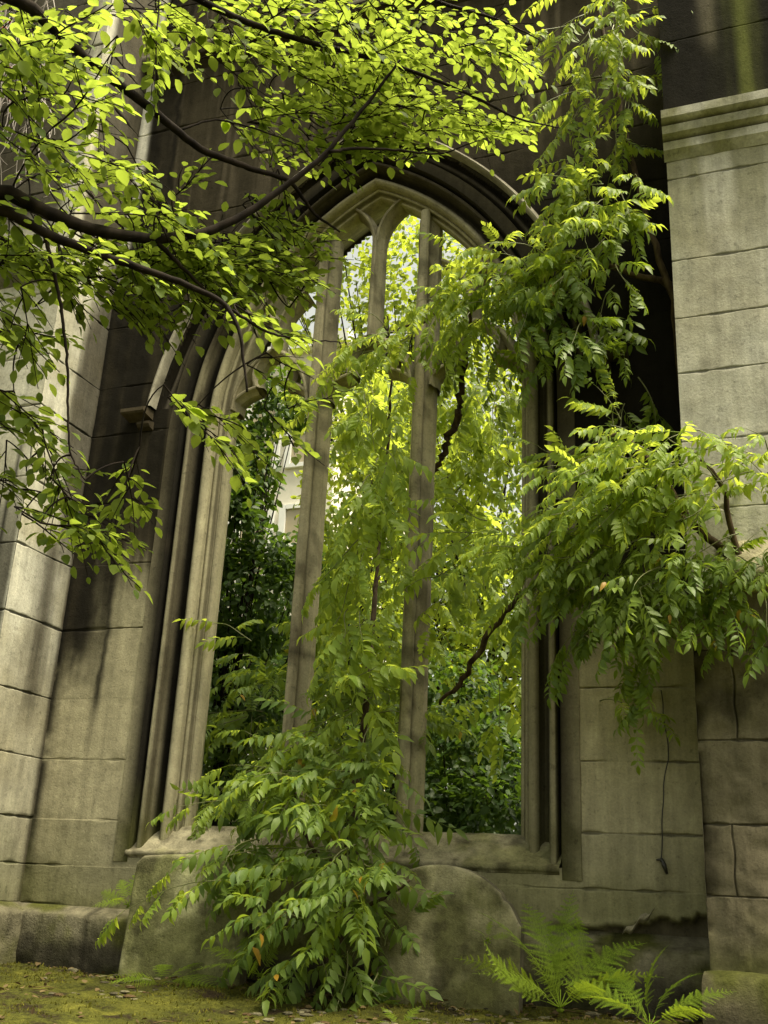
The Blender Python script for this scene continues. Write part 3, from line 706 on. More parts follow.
PIERX, PIERY = -.44, -.40
def pier():
    mb = MB()
    PC = [-.28, .07, .405, .81, 1.27, 1.66, 2.05, 2.46, 2.89, 3.25, 3.64, 4.23, 4.68, 5.3, 5.9, 6.5, 7.1]
    zs = refine(np.arange(-.7, 5.96, .020), PC)
    VJ = [(-.25, .81, 1.27), (-.30, .07, .405), (.12, .405, .81), (-.02, -.28, .07), (.05, 1.27, 1.66), (.4, .81, 1.27), (.35, .07, .405)]
    def vj(A, B, P):
        j = 0
        for x, a, b in VJ: j = np.maximum(j, (1-sm(.001, .007, np.abs(P[..., 0]-x-.004*np.sin(B*30))))*(B > a)*(B < b))
        return j
    low = lambda B: sm(1.68, 1.60, B)
    def d(A, B, P):
        jt, br, dj, du = joints(A-.14, B, PC, blk=30, seed=6, wid=.005); jt = np.maximum(jt, vj(A, B, P))
        jt2, br2, _, _ = joints(A, B, PC, blk=30, seed=5)
        l = low(B)
        rough = (fbm(P*7, 4, 121)-.5)*.045+(fbm(P*20, 3, 122)-.5)*.018
        arris = -.03*np.exp(-A/.02)*sm(.45, .6, fbm(P*6, 3, 128))*l
        return l*(rough-.009*jt+arris)+(1-l)*((fbm(P*6, 3, 123)-.5)*.008-.006*jt2)
    def c(A, B, P):
        jt, br, dj, du = joints(A-.14, B, PC, blk=30, seed=6, wid=.005); jt = np.maximum(jt, vj(A, B, P))
        jt2, br2, _, _ = joints(A, B, PC, blk=30, seed=5)
        l = low(B); fi = fbm(P*4, 4, 124); st = fbm(P*np.array((6, 3, .5)), 4, 125)
        C = mixc(np.broadcast_to(PALE*.93, P.shape), CLEAN*.85, np.clip((fi-.35)*1.8, 0, 1)*.8)
        C = mixc(C, np.broadcast_to(MOSS*.6+CLEAN*.35, P.shape), sm(.5, .7, st)*sm(3.2, 4.4, B)*.7)
        C = mixc(C, np.broadcast_to(BLACK, P.shape), jt2*.55)
        Cl = mixc(np.broadcast_to(BROWN, P.shape), BROWN*.62+np.array((0, .006, 0)), np.clip(br*.7+(fi-.5)*1.5, 0, 1))
        Cl = mixc(Cl, np.broadcast_to(SOOT_SHADE, P.shape), sm(.52, .66, fi)*.6)
        Cl = mixc(Cl, np.broadcast_to(BLACK, P.shape), jt*.6)
        Cl = mixc(Cl, np.broadcast_to(MOSS, P.shape), sm(.0, -.35, B+(fi-.5)*.5)*.7)
        C = mixc(C, Cl, l)
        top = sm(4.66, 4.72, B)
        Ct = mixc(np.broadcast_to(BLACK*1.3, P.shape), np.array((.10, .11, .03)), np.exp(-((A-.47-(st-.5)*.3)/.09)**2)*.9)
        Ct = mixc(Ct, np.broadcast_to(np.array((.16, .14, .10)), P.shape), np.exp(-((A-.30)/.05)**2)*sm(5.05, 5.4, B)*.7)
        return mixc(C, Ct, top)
    grid_face(mb, (PIERX, PIERY, 0), (1, 0, 0), (0, 0, 1), (0, -1, 0), refine(np.concatenate([np.arange(0, 1.7, .020), np.arange(1.72, 3.85, .05)]), [v[0]-PIERX for v in VJ]), zs, d, c)
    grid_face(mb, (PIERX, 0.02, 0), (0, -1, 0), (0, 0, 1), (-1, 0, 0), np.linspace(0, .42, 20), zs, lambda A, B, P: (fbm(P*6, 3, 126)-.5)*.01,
              lambda A, B, P: mixc(np.broadcast_to(BLACK*1.4, P.shape), CLEAN*.6, sm(1.7, 1.2, B)*.7))  # upper flank painted near black for the shade away from the sun
    mb.add([(3.4, PIERY, -.7), (3.4, .72, -.7), (3.4, .72, 5.95), (3.4, PIERY, 5.95), (PIERX, PIERY, 5.94), (PIERX, .02, 5.94), (3.4, .02, 5.94)], q=[(0, 1, 2, 3), (4, 3, 6, 5)], c=CLEAN*.5)
    p = mb.build('pier', M_ASHLAR, ruin)
    # stepped moulding, three rolls
    mb = MB()
    prof = [(.0, 4.36), (.03, 4.40), (.045, 4.415), (.045, 4.475), (.03, 4.485), (.055, 4.50), (.075, 4.515), (.075, 4.575), (.06, 4.585), (.09, 4.60), (.105, 4.615), (.105, 4.675), (.02, 4.72), (0, 4.73)]
    xs = np.arange(PIERX-.01, 3.4, .03)
    P = np.array([[(x, PIERY-.004-o, z) for o, z in prof] for x in xs]); P += ((fbm(P*9, 3, 131)-.5)*.012)[..., None]
    fi = fbm(P*4, 4, 132)
    C = mixc(np.broadcast_to(PALE*.85, P.shape), MOSS*.9+CLEAN*.2, sm(.4, .6, fi)*.8)
    rec = np.zeros(len(prof)); rec[[4, 8]] = 1
    mb.grid(P, mixc(C, np.broadcast_to(SOOT_SHADE, P.shape), rec[None, :]*np.ones((len(xs), 1))*.8))
    P2 = P[:1]; Q = np.concatenate([P2, P2*np.array((1, 0, 1))+np.array((0, PIERY+.0, 0))]); mb.grid(Q, CLEAN*.5, flip=True)
    mb.build('cornice', M_CARVED, p)
    # sloped set-off above the rough courses
    mb = MB()
    prof = np.array([(-.002, 1.86), (.05, 1.80), (.17, 1.66), (.18, 1.63), (.17, 1.60), (.0, 1.57)])
    xs = np.arange(PIERX+.16, 3.4, .03)
    P = np.array([[(x, PIERY-o, z) for o, z in prof] for x in xs]); P += ((fbm(P*6, 3, 133)-.5)*.03)[..., None]
    mb.grid(P, mixc(np.broadcast_to(CLEAN, P.shape), MOSS+CLEAN*.2, sm(.42, .6, fbm(P*5, 3, 134))))
    mb.build('set_off', M_ROUGH, p)
    # rough base stones
    mb = MB()
    for x0, x1 in ((PIERX-.03, .22), (.24, 1.2), (1.22, 2.1), (2.12, 3.4)):
        xs = np.linspace(x0, x1, 26)
        prof = np.array([(-.0, -.27), (.03, -.272), (.07, -.285), (.085, -.31), (.09, -.40), (.095, -.50), (.10, -.60), (.10, -.72)])
        P = np.array([[(x, PIERY-o-.0, z) for o, z in prof] for x in xs])
        P += ((fbm(P*5, 4, 135)-.5)*.06)[..., None]
        fi = fbm(P*4, 4, 136)
        mb.grid(P, mixc(mixc(np.broadcast_to(BROWN, P.shape), MOSS*.9, sm(.4, .6, fi)), np.broadcast_to(BLACK*1.5, P.shape), sm(-.36, -.5, P[..., 2]+(fi-.5)*.2)*.7))
        E0 = np.concatenate([P[:1], P[:1]*np.array((1, 0, 1))+np.array((0, PIERY+.1, 0))]); mb.grid(E0, BROWN*.6, flip=True)
    mb.build('base_stone', M_MOSSY, p)
pier()

# ------------------------------------------------------------------ gravestones leaning on the wall
def gravestone(label, x0, x1, zb, top, yb, lean, tone, seed):
    """top(s) gives the height of the outline, s in 0..1 across"""
    o = MB(); th = .10
    S = np.linspace(0, 1, 90); Tv = np.linspace(0, 1, 100)
    s, v = np.meshgrid(S, Tv, indexing='ij')
    h = top(s); X = x0+(x1-x0)*s; Z = zb+(h-zb)*v
    P = xyz(X, 0, Z); nz = fbm(P*5+seed, 4, 140)-.5
    edge = np.minimum(np.minimum(s, 1-s)*(x1-x0), h-Z)
    Y = nz*.024+.016*np.exp(-edge/.007)
    fi = fbm(P*3.0+seed, 4, 141); f2 = fbm(P*9+seed, 4, 142)
    C = mixc(np.broadcast_to(tone, P.shape), MOSS*.75, sm(.42, .60, fi)*.75)
    C = mixc(C, np.broadcast_to(SOOT_SHADE, P.shape), sm(.52, .66, f2)*.5)
    C = mixc(C, np.broadcast_to(CLEAN*1.05, P.shape), np.exp(-(h-Z)/.012)*sm(.3, .5, f2)*.8)  # top rim painted paler as a lit edge with lichen
    C = mixc(C, np.broadcast_to(SOOT_SHADE*.7, P.shape), sm(zb+.22, zb+.05, Z+(fi-.5)*.25)*.75)
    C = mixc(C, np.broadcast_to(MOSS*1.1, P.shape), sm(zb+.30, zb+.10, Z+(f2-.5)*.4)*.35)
    def place(Yl): return xyz(X, yb+Yl+(Z-zb)*lean, Z)
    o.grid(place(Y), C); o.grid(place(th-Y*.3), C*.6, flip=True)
    F, B = place(Y), place(th-Y*.3)
    for sl in ((0, slice(None)), (-1, slice(None)), (slice(None), -1)):
        a, b = F[sl], B[sl]; k = np.stack([a, b], 0); o.grid(np.stack([a, a+(b-a)*.5, b], 0), CLEAN*.45, flip=(sl[0] == -1))
    m = o.build('gravestone', M_MOSSY, loc=((x0+x1)/2, yb+.05, zb)); tag(m, label, 'gravestone', 'old headstones leaning on the church wall')
def top_round(s):
    a = .168-.15*np.clip(np.abs(s-.42)/.46, 0, 1)**2.2
    return a-.018*sm(.855, .87, s)-.13*sm(.86, 1.02, s)**1.5-.05*sm(.12, 0, s)
def top_flat(s):
    return .150+.022*np.cos((s-.5)*math.pi)-.05*sm(.93, 1, s)-.035*sm(.06, 0, s)
gravestone('weathered headstone with a rounded shouldered top, standing right of the leafy vine', -2.17, -1.385, -.62, top_round, -.34, .12, np.array((.34, .315, .185)), 3.3)
gravestone('squarer moss green headstone with a nearly flat top, standing left of the leafy vine', -3.77, -2.975, -.66, top_flat, -.33, .10, np.array((.42, .41, .23)), 9.1)

# thin wire hanging on the right wall panel
def wire():
    mb = MB()
    px = [(661, 690), (663, 712), (667, 735), (668, 760), (664, 785), (662, 810), (663, 835), (660, 862)]
    pts = np.array([at(x, y, -.014) for x, y in px])
    t = np.linspace(0, len(pts)-1, 50); P = np.stack([np.interp(t, range(len(pts)), pts[:, k]) for k in range(3)], -1)
    P[:, 0] += .004*np.sin(t*3)
    mb.tube(P, .0032, 6, c=(.1, .1, .1))
    m = plain_mat('dark_wire', (.02, .018, .015), .5)
    o = mb.build('wire', m); tag(o, 'thin dark wire hanging down the pale wall panel right of the window', 'wire')
    mb = MB()
    a = at(660, 860, -.018); b = at(667, 874, -.02)
    mb.tube([a+(-.02, 0, .0), a+(.01, 0, .004), (a+b)/2+(.004, -.01, .01), b], [.004, .009, .013, .007], 7)
    mb.build('hook', m, o)
wire()

# ------------------------------------------------------------------ foliage generators
def leaflet(L, w, fold=.25, droop=.25):
    """one leaflet along +x, 8 verts and 6 faces"""
    st = [(.30, .46), (.62, .42)]
    v = [(0, 0, 0)]
    for a, ww in st:
        z = -droop*L*a*a; f = ww*w
        v += [(a*L, f, z+fold*f), (a*L, 0, z), (a*L, -f, z+fold*f)]
    v.append((L, 0, -droop*L*1.15))
    q = [(1, 4, 5, 2), (2, 5, 6, 3)]; q = [(2, 5, 4, 1), (3, 6, 5, 2)]
    t = [(0, 2, 1), (0, 3, 2), (4, 5, 7), (5, 6, 7)]
    return np.array(v), np.array(q), np.array(t)
def rot(ax, a):
    return np.array(Matrix.Rotation(a, 3, Vector(ax)))
def pinnate(rng, L=.27, pairs=6, size=.078):
    V, Q, T = [], [], []; n = 0
    dr = rng.uniform(.1, .55); bend = rng.uniform(-.15, .15)
    def rach(s): return np.array((L*s, bend*L*s*s, -dr*L*s*s*.6))
    def put(p, yaw, pitch, roll, sz):
        nonlocal n
        v, q, t = leaflet(sz, sz*rng.uniform(.40, .48), rng.uniform(.1, .45), rng.uniform(.15, .5))
        R = rot((0, 0, 1), yaw) @ rot((0, 1, 0), pitch) @ rot((1, 0, 0), roll)
        V.append(v @ R.T+p); Q.append(q+n); T.append(t+n); n += len(v)
    for k in range(pairs):
        s = .26+.66*k/(pairs-1); p = rach(s)
        sz = size*(.80+.35*math.sin(math.pi*(k+1.2)/(pairs+1)))
        for sg in (1, -1):
            put(p, sg*math.radians(rng.uniform(48, 72)), math.radians(rng.uniform(8, 42)), sg*math.radians(rng.uniform(-25, 10)), sz*rng.uniform(.88, 1.1))
    tg = rach(1)-rach(.93)
    put(rach(1), bend, math.atan2(-tg[2], tg[0]), 0, size*1.1)
    # rachis strip
    S = [rach(s) for s in np.linspace(0, 1, 6)]
    for a in S: V.append(np.array([a+(0, .0013, 0), a+(0, -.0013, 0), a+(0, 0, -.0022)]))
    for k in range(5):
        b = n+3*k
        Q.append(np.array([(b, b+3, b+4, b+1), (b+1, b+4, b+5, b+2), (b+2, b+5, b+3, b)]))
    return np.vstack(V), np.vstack(Q), np.vstack(T)
trng = np.random.default_rng(5)
PINN = [pinnate(trng, trng.uniform(.22, .31), int(trng.integers(5, 8)), trng.uniform(.066, .082)) for _ in range(14)]
def simple_leaf(rng, L, wr=.54):
    L = L*rng.uniform(.85, 1.15); w = L*wr; fold = rng.uniform(.1, .4); dr = rng.uniform(0, .35)
    v = [(0, 0, 0), (.22*L, 0, 0)]
    st = [(.38, .36), (.62, .50), (.88, .33)]
    for a, ww in st:
        z = -dr*L*(a-.2)**2; f = ww*w
        v += [(a*L, f, z+fold*f), (a*L, 0, z), (a*L, -f, z+fold*f)]
    v.append((1.06*L, 0, -dr*L*.7))
    q = [(3, 6, 5, 2), (4, 7, 6, 3), (6, 9, 8, 5), (7, 10, 9, 6)]
    t = [(1, 3, 2), (1, 4, 3), (8, 9, 11), (9, 10, 11), (0, 1, 1)][:4]
    v[0] = (.19*L, .0, 0)
    return np.array(v), np.array(q), np.array(t)
BEECH = [simple_leaf(trng, .050) for _ in range(12)]
BROAD = [simple_leaf(trng, .085, .5) for _ in range(10)]
FARL = [simple_leaf(trng, .15, .6) for _ in range(8)]
def basis(d, up):
    x = nrm(d); z = nrm(up-np.sum(up*x, -1, keepdims=True)*x); y = np.cross(z, x)
    return np.stack([x, y, z], -1)
def instance(mb, temps, pos, d, up, scale):
    """copies of random templates at pos, along d, blades facing up"""
    pos, d, up = (np.asarray(k, float) for k in (pos, d, up)); n = len(pos)
    if n == 0: return
    B = basis(d, up); which = RNG.integers(0, len(temps), n)
    for k, (v, q, t) in enumerate(temps):
        i = np.where(which == k)[0]
        if not len(i): continue
        P = np.einsum('nij,vj->nvi', B[i]*scale[i, None, None], v)+pos[i][:, None]
        off = (np.arange(len(i))*len(v))[:, None, None]
        mb.add(P.reshape(-1, 3), q=(q[None]+off).reshape(-1, 4), t=(t[None]+off).reshape(-1, 3))
def curve(p, d, L, droop, n=9, wig=.05):
    d = d/np.linalg.norm(d); s = np.linspace(0, 1, n)[:, None]
    P = p+d*L*s+np.array((0, 0, -1.0))*droop*L*s*s
    w = RNG.normal(0, wig*L, 3); w2 = RNG.normal(0, wig*L, 3)
    return P+np.sin(s*math.pi)*w+np.sin(s*2*math.pi)*w2*.5
def shoots(leafmb, stemmb, origins, dirs, lens, droop=.22, gap=.085, lscale=(.85, 1.25), face=(0, -.45, 1.0), splay=.9, temps=None, spread=.35):
    pos, dd, up, sc = [], [], [], []
    face = np.array(face)
    for p, d, L in zip(origins, dirs, lens):
        C = curve(p, d, L, droop*RNG.uniform(.5, 1.4))
        stemmb.tube(C, np.linspace(.0042, .0015, len(C)), 5, caps=False)
        seg = np.linalg.norm(np.diff(C, axis=0), axis=1); s = np.concatenate([[0], np.cumsum(seg)])
        m = max(3, int(s[-1]/gap)); ss = np.linspace(.12*s[-1], s[-1], m)
        Q = np.stack([np.interp(ss, s, C[:, k]) for k in range(3)], -1)
        tg = nrm(np.gradient(C, axis=0)); T = nrm(np.stack([np.interp(ss, s, tg[:, k]) for k in range(3)], -1))
        side = nrm(np.cross(T, face)); sg = np.where(np.arange(m) % 2, 1.0, -1.0)[:, None]
        D = T*.95+side*sg*splay+RNG.normal(0, spread, (m, 3))+np.array((0, -.12, -.14)); D[-1] = T[-1]+np.array((0, 0, -.25))
        pos.append(Q); dd.append(D); up.append(face+RNG.normal(0, .40, (m, 3)))
        sc.append(RNG.uniform(*lscale, m)*np.linspace(1.0, .75, m))
    if pos: instance(leafmb, temps or PINN, np.vstack(pos), np.vstack(dd), np.vstack(up), np.concatenate(sc))
def blob(leafmb, stemmb, px, py, Y, rx, ry, rd, n, bias, L=(.22, .46), dens=.66, out=.6, rnd=.45, **kw):
    """n shoots starting inside an ellipsoid (pixel radii rx, ry turned to metres, depth rd) and growing along bias and outwards"""
    c = at(px, py, Y); m = np.linalg.norm(c-CAM)/F_PX; n = max(1, int(round(n*dens)))
    v = nrm(RNG.normal(0, 1, (n, 3)))*RNG.uniform(.1, 1, (n, 1))**.5
    o = c+v*np.array((rx*m, rd, ry*m))
    d = np.array(bias, float)+v*out+RNG.normal(0, rnd, (n, 3))
    shoots(leafmb, stemmb, o, d, RNG.uniform(*L, n), **kw)
    return c, o
def woody(mb, px, rad, c=None, seg=8, sub=6, jit=.006):
    pts = np.array([at(x, y, Y) for x, y, Y in px]); n = len(pts)
    t = np.linspace(0, n-1, (n-1)*sub+1)
    P = np.stack([np.interp(t, range(n), pts[:, k]) for k in range(3)], -1)
    for _ in range(2): P[1:-1] = (P[:-2]+2*P[1:-1]+P[2:])/4
    P[1:-1] += RNG.normal(0, jit, P[1:-1].shape)
    mb.tube(P, np.interp(t, range(n), rad), seg)
    return P

# ------------------------------------------------------------------ wisteria growing at the window
def vine(name, label, cat, base):
    return empty(name, base, label, cat)
def central_vine():
    root = vine('wisteria_vine', 'leafy wisteria bush spilling out over the sill between the two headstones', 'climbing plant', tuple(at(330, 985, -.45)))
    lf, st, wd = MB(), MB(), MB(); yl = MB()
    S = ((320, 985, -.35), (338, 930, -.40), (345, 870, -.30), (352, 810, .02), (362, 740, .20), (372, 640, .45), (378, 540, .8), (388, 430, .9), (392, 380, .8))
    woody(wd, S, (.035, .032, .03, .027, .024, .02, .016, .012, .009))
    woody(wd, ((345, 870, -.3), (310, 850, -.35), (290, 790, -.30), (300, 740, -.25)), (.018, .014, .010, .006))
    woody(wd, ((338, 930, -.4), (380, 900, -.55), (410, 880, -.6)), (.014, .010, .006))
    b = lambda *a, **k: blob(lf, st, *a, **{'dens': .70, 'lscale': (.95, 1.35), **k})
    y = lambda *a, **k: blob(yl, st, *a, **k)
    # lower mass in front of the sill and between the stones
    b(345, 745, -.15, 55, 40, .20, 12, (.0, -.6, .0))
    b(340, 800, -.25, 50, 40, .20, 12, (-.1, -.6, .0))
    b(365, 790, -.22, 28, 40, .16, 6, (.2, -.6, .0), L=(.15, .3))
    b(342, 860, -.45, 48, 36, .2, 13, (.0, -.7, .0))
    b(372, 865, -.5, 24, 30, .14, 5, (.2, -.6, .0), L=(.15, .3))
    b(342, 915, -.50, 42, 36, .18, 12, (.0, -.6, -.1))
    b(345, 960, -.50, 52, 28, .18, 9, (.0, -.5, -.1), L=(.15, .35))
    b(290, 890, -.45, 16, 26, .10, 2, (-.5, -.5, 0), L=(.15, .3))
    b(285, 830, -.40, 40, 24, .14, 8, (-.6, -.6, .0)); b(285, 765, -.25, 30, 26, .14, 5, (-.5, -.5, .1)); y(300, 790, -.32, 40, 20, .12, 4, (-.6, -.5, .1)); y(350, 870, -.6, 30, 30, .08, 4, (-.2, -.7, .0), L=(.15, .3))
    # long arching shoots towards the left
    o = [at(330, 850, -.45), at(320, 880, -.5), at(300, 800, -.35), at(310, 770, -.3), at(300, 745, -.25)]
    shoots(yl, st, o, [(-1, -.25, -.05), (-1, -.35, -.1), (-1, -.2, .1), (-1, -.2, .2), (-1, 0, .35)], [.85, 1.05, .75, .5, .4], droop=.16, lscale=(.8, 1.1), gap=.11)
    # climbing part in the middle light, behind the mullions
    b(345, 712, .35, 42, 30, .2, 8, (-.2, -.5, .1))
    W = dict(lscale=(1.15, 1.65), dens=.55)
    y(365, 640, 1.15, 40, 50, .25, 16, (.0, -.4, -.2), **W); y(360, 560, 1.2, 40, 50, .25, 17, (-.2, -.4, -.4), **W)
    y(372, 480, 1.2, 34, 50, .25, 15, (-.1, -.3, -.5), **W); y(362, 410, 1.2, 38, 34, .2, 11, (-.3, -.3, -.4), **W)
    y(345, 362, 1.0, 34, 14, .12, 5, (.2, -.3, -.4), **W)
    b(385, 710, .5, 25, 40, .2, 8, (.3, -.3, -.1)); y(440, 600, 1.1, 30, 40, .2, 10, (.2, -.3, -.2))
    b(270, 690, .8, 32, 45, .2, 6, (-.3, -.4, .0)); b(262, 715, .8, 34, 50, .2, 8, (-.1, -.4, .0)); b(262, 775, .7, 28, 28, .2, 6, (-.0, -.4, .0))
    big = dict(lscale=(1.05, 1.5), L=(.2, .42), dens=.85)
    y(455, 565, -.10, 22, 16, .06, 3, (-.3, -.4, -.5), lscale=(1.0, 1.3), L=(.2, .3)); y(415, 560, -.10, 18, 16, .06, 3, (.1, -.4, -.6), lscale=(1.0, 1.3), L=(.2, .3)); y(325, 372, -.06, 16, 10, .05, 3, (-.3, -.3, -.5), lscale=(1.0, 1.3), L=(.15, .3)); y(480, 540, -.08, 24, 24, .06, 5, (-.4, -.3, -.7), **{'lscale': (1.0, 1.4), 'L': (.2, .35)})
    y(362, 620, -.16, 18, 40, .08, 6, (.0, -.4, -.5), **big); y(362, 550, -.14, 14, 45, .06, 6, (-.05, -.3, -.8), **big); y(378, 470, -.10, 14, 40, .06, 5, (-.1, -.3, -.8), **big)
    y(345, 700, -.18, 34, 20, .1, 3, (-.2, -.5, -.1), **big); y(365, 400, -.02, 20, 20, .06, 4, (-.2, -.3, -.6), **big)
    y(262, 640, .30, 25, 8, .1, 2, (-1, -.1, .1), L=(.25, .4), droop=.12)
    lf.build('foliage', M_WISTD, root); yo = yl.build('sunlit_foliage', M_WISTY, root); tag(yo, 'yellow green leaves of the vine with sunlight put into their colour')
    st.build('green_stem', M_SHOOT, root); wd.build('stem', M_STEM, root)
central_vine()

def right_vine():
    root = vine('wisteria_vine', 'tall climber hanging down beside the pier and sweeping over the window head', 'climbing plant', tuple(at(640, 960, -.12)))
    lf, st, wd, yl = MB(), MB(), MB(), MB()
    S = ((640, 955, -.12), (640, 800, -.10), (700, 650, -.08), (692, 520, -.10), (684, 400, -.12), (674, 300, -.14), (646, 220, -.18), (622, 120, -.18), (600, 20, -.18), (585, -60, -.18))
    S = S[2:]
    woody(wd, S, (.030, .03, .028, .024, .02, .017, .014, .010))
    woody(wd, ((672, 285, -.14), (640, 275, -.18), (585, 262, -.22), (530, 270, -.18), (470, 300, -.1), (400, 330, -.02), (345, 350, .05)), (.022, .020, .017, .014, .011, .008, .005))
    # thick twisted stem hanging through the right light
    woody(wd, ((470, 300, -.1), (468, 350, .35), (461, 392, .45), (458, 420, .45), (448, 440, .45), (440, 462, .45), (425, 485, .45), (418, 520, .5)), (.010, .018, .024, .026, .025, .022, .018, .012), jit=.012)
    woody(wd, ((560, 560, -.05), (518, 595, .38), (490, 632, .42), (462, 680, .45), (440, 705, .5)), (.014, .02, .022, .018, .01), jit=.012)
    b = lambda *a, **k: blob(lf, st, *a, **{'dens': .8, 'lscale': (.8, 1.15), **k})
    y = lambda *a, **k: blob(yl, st, *a, **{'dens': .8, 'lscale': (.8, 1.15), **k})
    y(600, 15, -.40, 40, 45, .2, 14, (-.1, -.4, -.6)); y(612, 90, -.35, 28, 35, .15, 8, (-.2, -.4, -.6)); y(618, 60, -.3, 25, 50, .12, 7, (0, -.4, -.6))
    y(612, 140, -.30, 26, 30, .12, 7, (-.1, -.5, -.5)); y(600, 190, -.35, 28, 26, .14, 7, (-.5, -.5, -.2))
    y(610, 220, -.32, 32, 25, .15, 9, (-.3, -.5, -.3)); y(600, 228, -.40, 32, 14, .15, 7, (-.8, -.5, -.1), droop=.3)
    b(598, 270, -.35, 45, 25, .15, 13, (-.3, -.5, -.3)); y(568, 256, -.42, 44, 18, .16, 13, (-.9, -.45, -.1), droop=.3)
    y(515, 284, -.35, 38, 15, .14, 11, (-.9, -.4, -.1), droop=.3); y(465, 308, -.20, 34, 14, .12, 8, (-.9, -.4, -.1), droop=.3)
    y(425, 328, -.05, 28, 10, .10, 5, (-.9, -.35, -.1), droop=.3); y(385, 338, .02, 25, 14, .1, 5, (-.8, -.3, -.2), droop=.3)
    b(545, 300, -.30, 45, 16, .12, 7, (-.3, -.4, -.5)); b(590, 320, -.30, 36, 22, .12, 7, (-.1, -.4, -.6)); b(480, 330, -.1, 30, 12, .12, 4, (-.2, -.3, -.5))
    b(628, 370, -.2, 10, 30, .05, 3, (0, -.2, -1), L=(.2, .35)); b(625, 400, -.15, 6, 15, .04, 2, (0, -.1, -1), L=(.2, .3))
    # sprays hanging into the right light, lit from behind
    W = dict(lscale=(1.15, 1.65), dens=.6)
    y(455, 395, 1.15, 28, 40, .18, 12, (.0, -.2, -.8), **W); y(490, 395, 1.15, 24, 30, .18, 9, (.2, -.2, -.8), **W); y(472, 455, 1.2, 34, 34, .18, 12, (.1, -.2, -.7), **W)
    y(455, 520, 1.2, 30, 38, .18, 9, (.0, -.2, -.6), **W); y(500, 580, 1.2, 26, 30, .18, 8, (.1, -.2, -.5), **W); y(500, 660, 1.2, 18, 26, .2, 5, (.1, -.2, -.5), **W)
    lf.build('foliage', M_WIST, root); yo = yl.build('sunlit_foliage', M_WISTY, root); tag(yo, 'yellow green leaves of the climber with sunlight put into their colour')
    st.build('green_stem', M_SHOOT, root); wd.build('stem', M_STEM, root)
right_vine()

def right_bush():
    root = vine('wisteria_vine', 'broad overhanging leaf mass jutting from the right wall above the wire', 'climbing plant', tuple(at(745, 560, -.42)))
    lf, st, wd = MB(), MB(), MB(); yl = MB()
    woody(wd, ((790, 590, -.40), (745, 570, -.46), (690, 520, -.55), (640, 500, -.60), (590, 520, -.65)), (.03, .027, .02, .014, .008))
    woody(wd, ((690, 520, -.55), (650, 460, -.5), (620, 432, -.45), (590, 445, -.45)), (.018, .014, .012, .007))
    woody(wd, ((745, 570, -.46), (720, 480, -.6), (690, 450, -.7)), (.018, .014, .008))
    b = lambda *a, **k: blob(lf, st, *a, **{'dens': .95, 'lscale': (.75, 1.1), 'L': (.2, .42), 'out': .4, 'rnd': .28, **k})
    y = lambda *a, **k: blob(yl, st, *a, **{'dens': .95, 'lscale': (.75, 1.1), 'L': (.2, .45), 'out': .4, 'rnd': .28, **k})
    y(690, 455, -.65, 75, 18, .22, 14, (-.7, -.5, .15), droop=.35)
    y(720, 474, -.65, 60, 35, .22, 16, (-.6, -.6, .0)); y(650, 492, -.68, 60, 30, .22, 16, (-.9, -.5, -.1))
    y(600, 505, -.55, 45, 30, .18, 11, (-.9, -.4, -.1), droop=.4); y(560, 560, -.45, 34, 24, .15, 8, (-.9, -.3, -.3))
    b(610, 560, -.62, 50, 28, .18, 13, (-.9, -.4, -.25)); b(680, 560, -.70, 60, 30, .2, 15, (-.7, -.5, -.2)); b(745, 545, -.62, 40, 50, .2, 12, (-.4, -.6, -.2))
    b(640, 585, -.62, 46, 18, .16, 9, (-.4, -.5, -.3)); b(690, 585, -.62, 50, 18, .16, 7, (-.1, -.6, -.3)); b(750, 580, -.55, 25, 16, .15, 3, (0, -.5, -.3))
    b(645, 630, -.60, 8, 10, .05, 2, (0, -.1, -1), L=(.25, .36), droop=.2, out=.1, rnd=.15)
    y(612, 428, -.42, 26, 12, .1, 5, (-.4, -.3, .2), L=(.15, .3)); y(585, 470, -.4, 30, 12, .1, 4, (-.9, -.3, .0), L=(.2, .35))
    y(600, 700, .0, 1, 1, .01, 0, (0, 0, 0))
    lf.build('foliage', M_WIST, root); yo = yl.build('sunlit_foliage', M_WISTY, root); tag(yo, 'lighter green leaves along the top of the mass, coloured as sunlit')
    st.build('green_stem', M_SHOOT, root); wd.build('stem', M_STEM, root)
right_bush()

